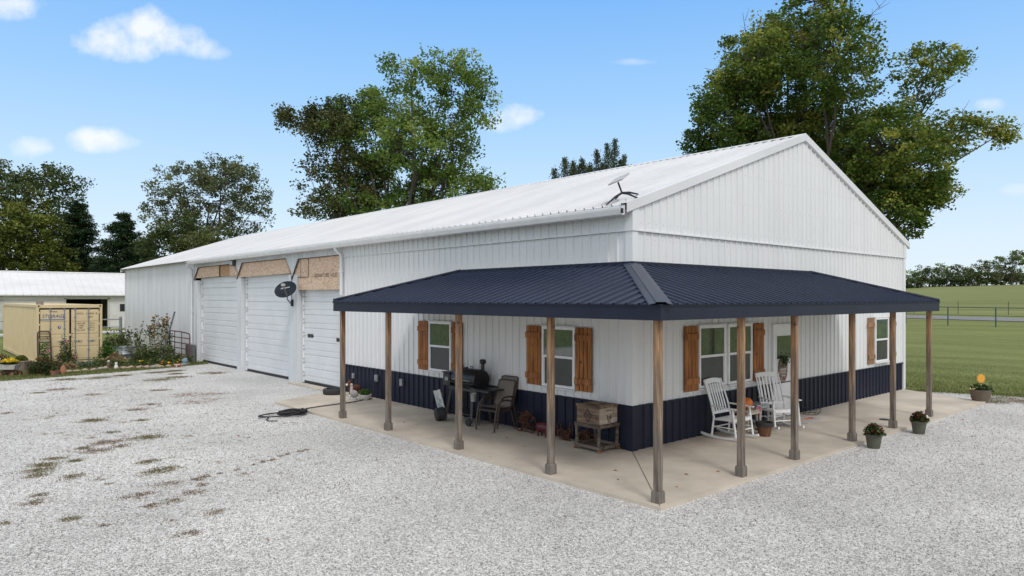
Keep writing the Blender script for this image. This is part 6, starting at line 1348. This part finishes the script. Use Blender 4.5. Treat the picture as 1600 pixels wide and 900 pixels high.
# lawn fringe along the gravel edges
E_ = [np.array(GR_EDGE), np.array(GR_RIGHT)]; pts = []
for e, dens_ in zip(E_, (420, 330)):
    for a, b in zip(e[:-1], e[1:]):
        n = int(np.linalg.norm(b-a)*dens_); t = rg.uniform(0,1,n)[:,None]; q = a+(b-a)*t; nn = np.array([-(b-a)[1], (b-a)[0]])/np.linalg.norm(b-a)
        q = q + nn*rg.normal(0,.16,n)[:,None]; pts.append(q)
pts = np.concatenate(pts); stuff(blades('edge_grass', np.column_stack([pts, zg(pts[:,0],pts[:,1])-.06]), .05, .13, .16, L_grass, 2, .6), 'uneven grass fringe along the gravel edges', 'grass')
# the strip of grass and ground cover in front of and inside the bed
n = 26000; x = rg.uniform(-10,0,n); y = 21.9+(x+10)*.13+rg.uniform(0,1,n)**1.4*6; k = ~((x > -5.8)&(x < -3.2)&(y > 27)); P_ = np.column_stack([x[k],y[k],np.full(k.sum(),-.07)])
stuff(blades('bed_grass', P_, .05, .15, .16, L_grass, 3, .6), 'short rough grass in and around the garden bed', 'grass')
n = 4200; x = rg.uniform(-6.2,-.3,n); y = 23.6+(x+6)*.10+rg.uniform(0,1,n)*2.4; cl = (np.sin(x*3.1)+np.cos(y*2.7+x)) > -.3; P_ = np.column_stack([x[cl],y[cl],rg.uniform(-.03,.22,cl.sum())])
stuff(leaves('ground_cover', L_weed, P_, rg.uniform(.05,.11,len(P_)), rg.normal(.45,.25,len(P_)), None, rg), 'mixed low leafy ground cover filling the garden bed', 'ground cover')
# lawn blades near the right edge and pasture tufts on the crest
n = 40000; s_ = rg.exponential(.16,n); s_ = np.minimum(s_,1.6); x = 13.6+s_*16; y = rg.uniform(-9,9,n)+s_*6; k = (x > 14.6-(y+5)*.14); k &= ~((x<14.2)&(y<.6)); P_ = np.column_stack([x[k],y[k],zg(x[k],y[k])-.075])
stuff(blades('lawn_blades', P_, .05, .10, .16, L_grass, 4, .7), 'mown grass blades of the lawn beyond the patio', 'grass')
# stray leaves on gravel and patio
n = 260; x = rg.uniform(-11,14,n); y = rg.uniform(-7,20,n); k = (x < -2.6)|(y < -2.6); x, y = x[k], y[k]
x = np.append(x, rg.uniform(-2.3,-.1,26)); y = np.append(y, rg.uniform(-2,6,26)); z = np.full(len(x), -.035); z[-26:] = .008
L_fall = leafmat('fallen leaves', (.14,.05,.02),(.24,.10,.04),(.38,.19,.08), .1)
stuff(leaves('fallen_leaves', L_fall, np.column_stack([x,y,z]), rg.uniform(.03,.075,len(x)), rg.uniform(0,1,len(x)), None, rg, up=2.5, ratio=.7), 'scattered small brown leaves on gravel and patio', 'leaves')
# loose crushed stones over the near gravel
def stones(n, seed):
    rg = np.random.default_rng(seed)
    d = 2.8*1088/rg.uniform(105,460,n); px = rg.uniform(-120,1720,n); lx = (px-800)/1088*d
    x = -10.09+.7495*lx+.6619*d; y = -8.10-.6619*lx+.7495*d
    k = (x < -2.62)|(y < -2.62); k &= (x < 15); x, y, d = x[k], y[k], d[k]; n = len(x)
    base = np.array([(1,0,0),(-1,0,0),(0,1,0),(0,-1,0),(0,0,1),(0,0,-1)], float)
    F = np.array([(0,2,4),(2,1,4),(1,3,4),(3,0,4),(2,0,5),(1,2,5),(3,1,5),(0,3,5)])
    r = rg.uniform(.0045,.0108,n)*(.8+.035*d); V = base[None]*rg.uniform(.6,1.25,(n,6,1))*r[:,None,None]; V = V+rg.normal(size=V.shape)*r[:,None,None]*.22
    a = rg.uniform(0,6.28,n); ca_, sa_ = np.cos(a)[:,None], np.sin(a)[:,None]; V = np.stack([V[:,:,0]*ca_-V[:,:,1]*sa_, V[:,:,0]*sa_+V[:,:,1]*ca_, V[:,:,2]*.8],2)
    V += np.stack([x,y,np.full(n,-.046)+r*.25],1)[:,None,:]
    me = bpy.data.meshes.new('loose_stones'); me.vertices.add(n*6); me.vertices.foreach_set('co', V.astype(np.float32).ravel())
    fi = (F[None]+np.arange(n)[:,None,None]*6).reshape(-1); me.loops.add(len(fi)); me.loops.foreach_set('vertex_index', fi.astype(np.int32)); nf = n*8
    me.polygons.add(nf); me.polygons.foreach_set('loop_start', np.arange(0,nf*3,3,dtype=np.int32)); me.polygons.foreach_set('loop_total', np.full(nf,3,dtype=np.int32)); me.update(); me.validate()
    at = me.attributes.new('tint','FLOAT','POINT'); at.data.foreach_set('value', np.repeat(rg.uniform(0,1,n),6).astype(np.float32))
    me.materials.append(leafmat('crushed stone', (.24,.235,.225),(.58,.57,.555),(.82,.81,.79), 0.0)); o = bpy.data.objects.new('loose_stones', me); C.objects.link(o); return o
stuff(stones(110000, 5), 'loose angular white and grey crushed stones on the near gravel', 'gravel')
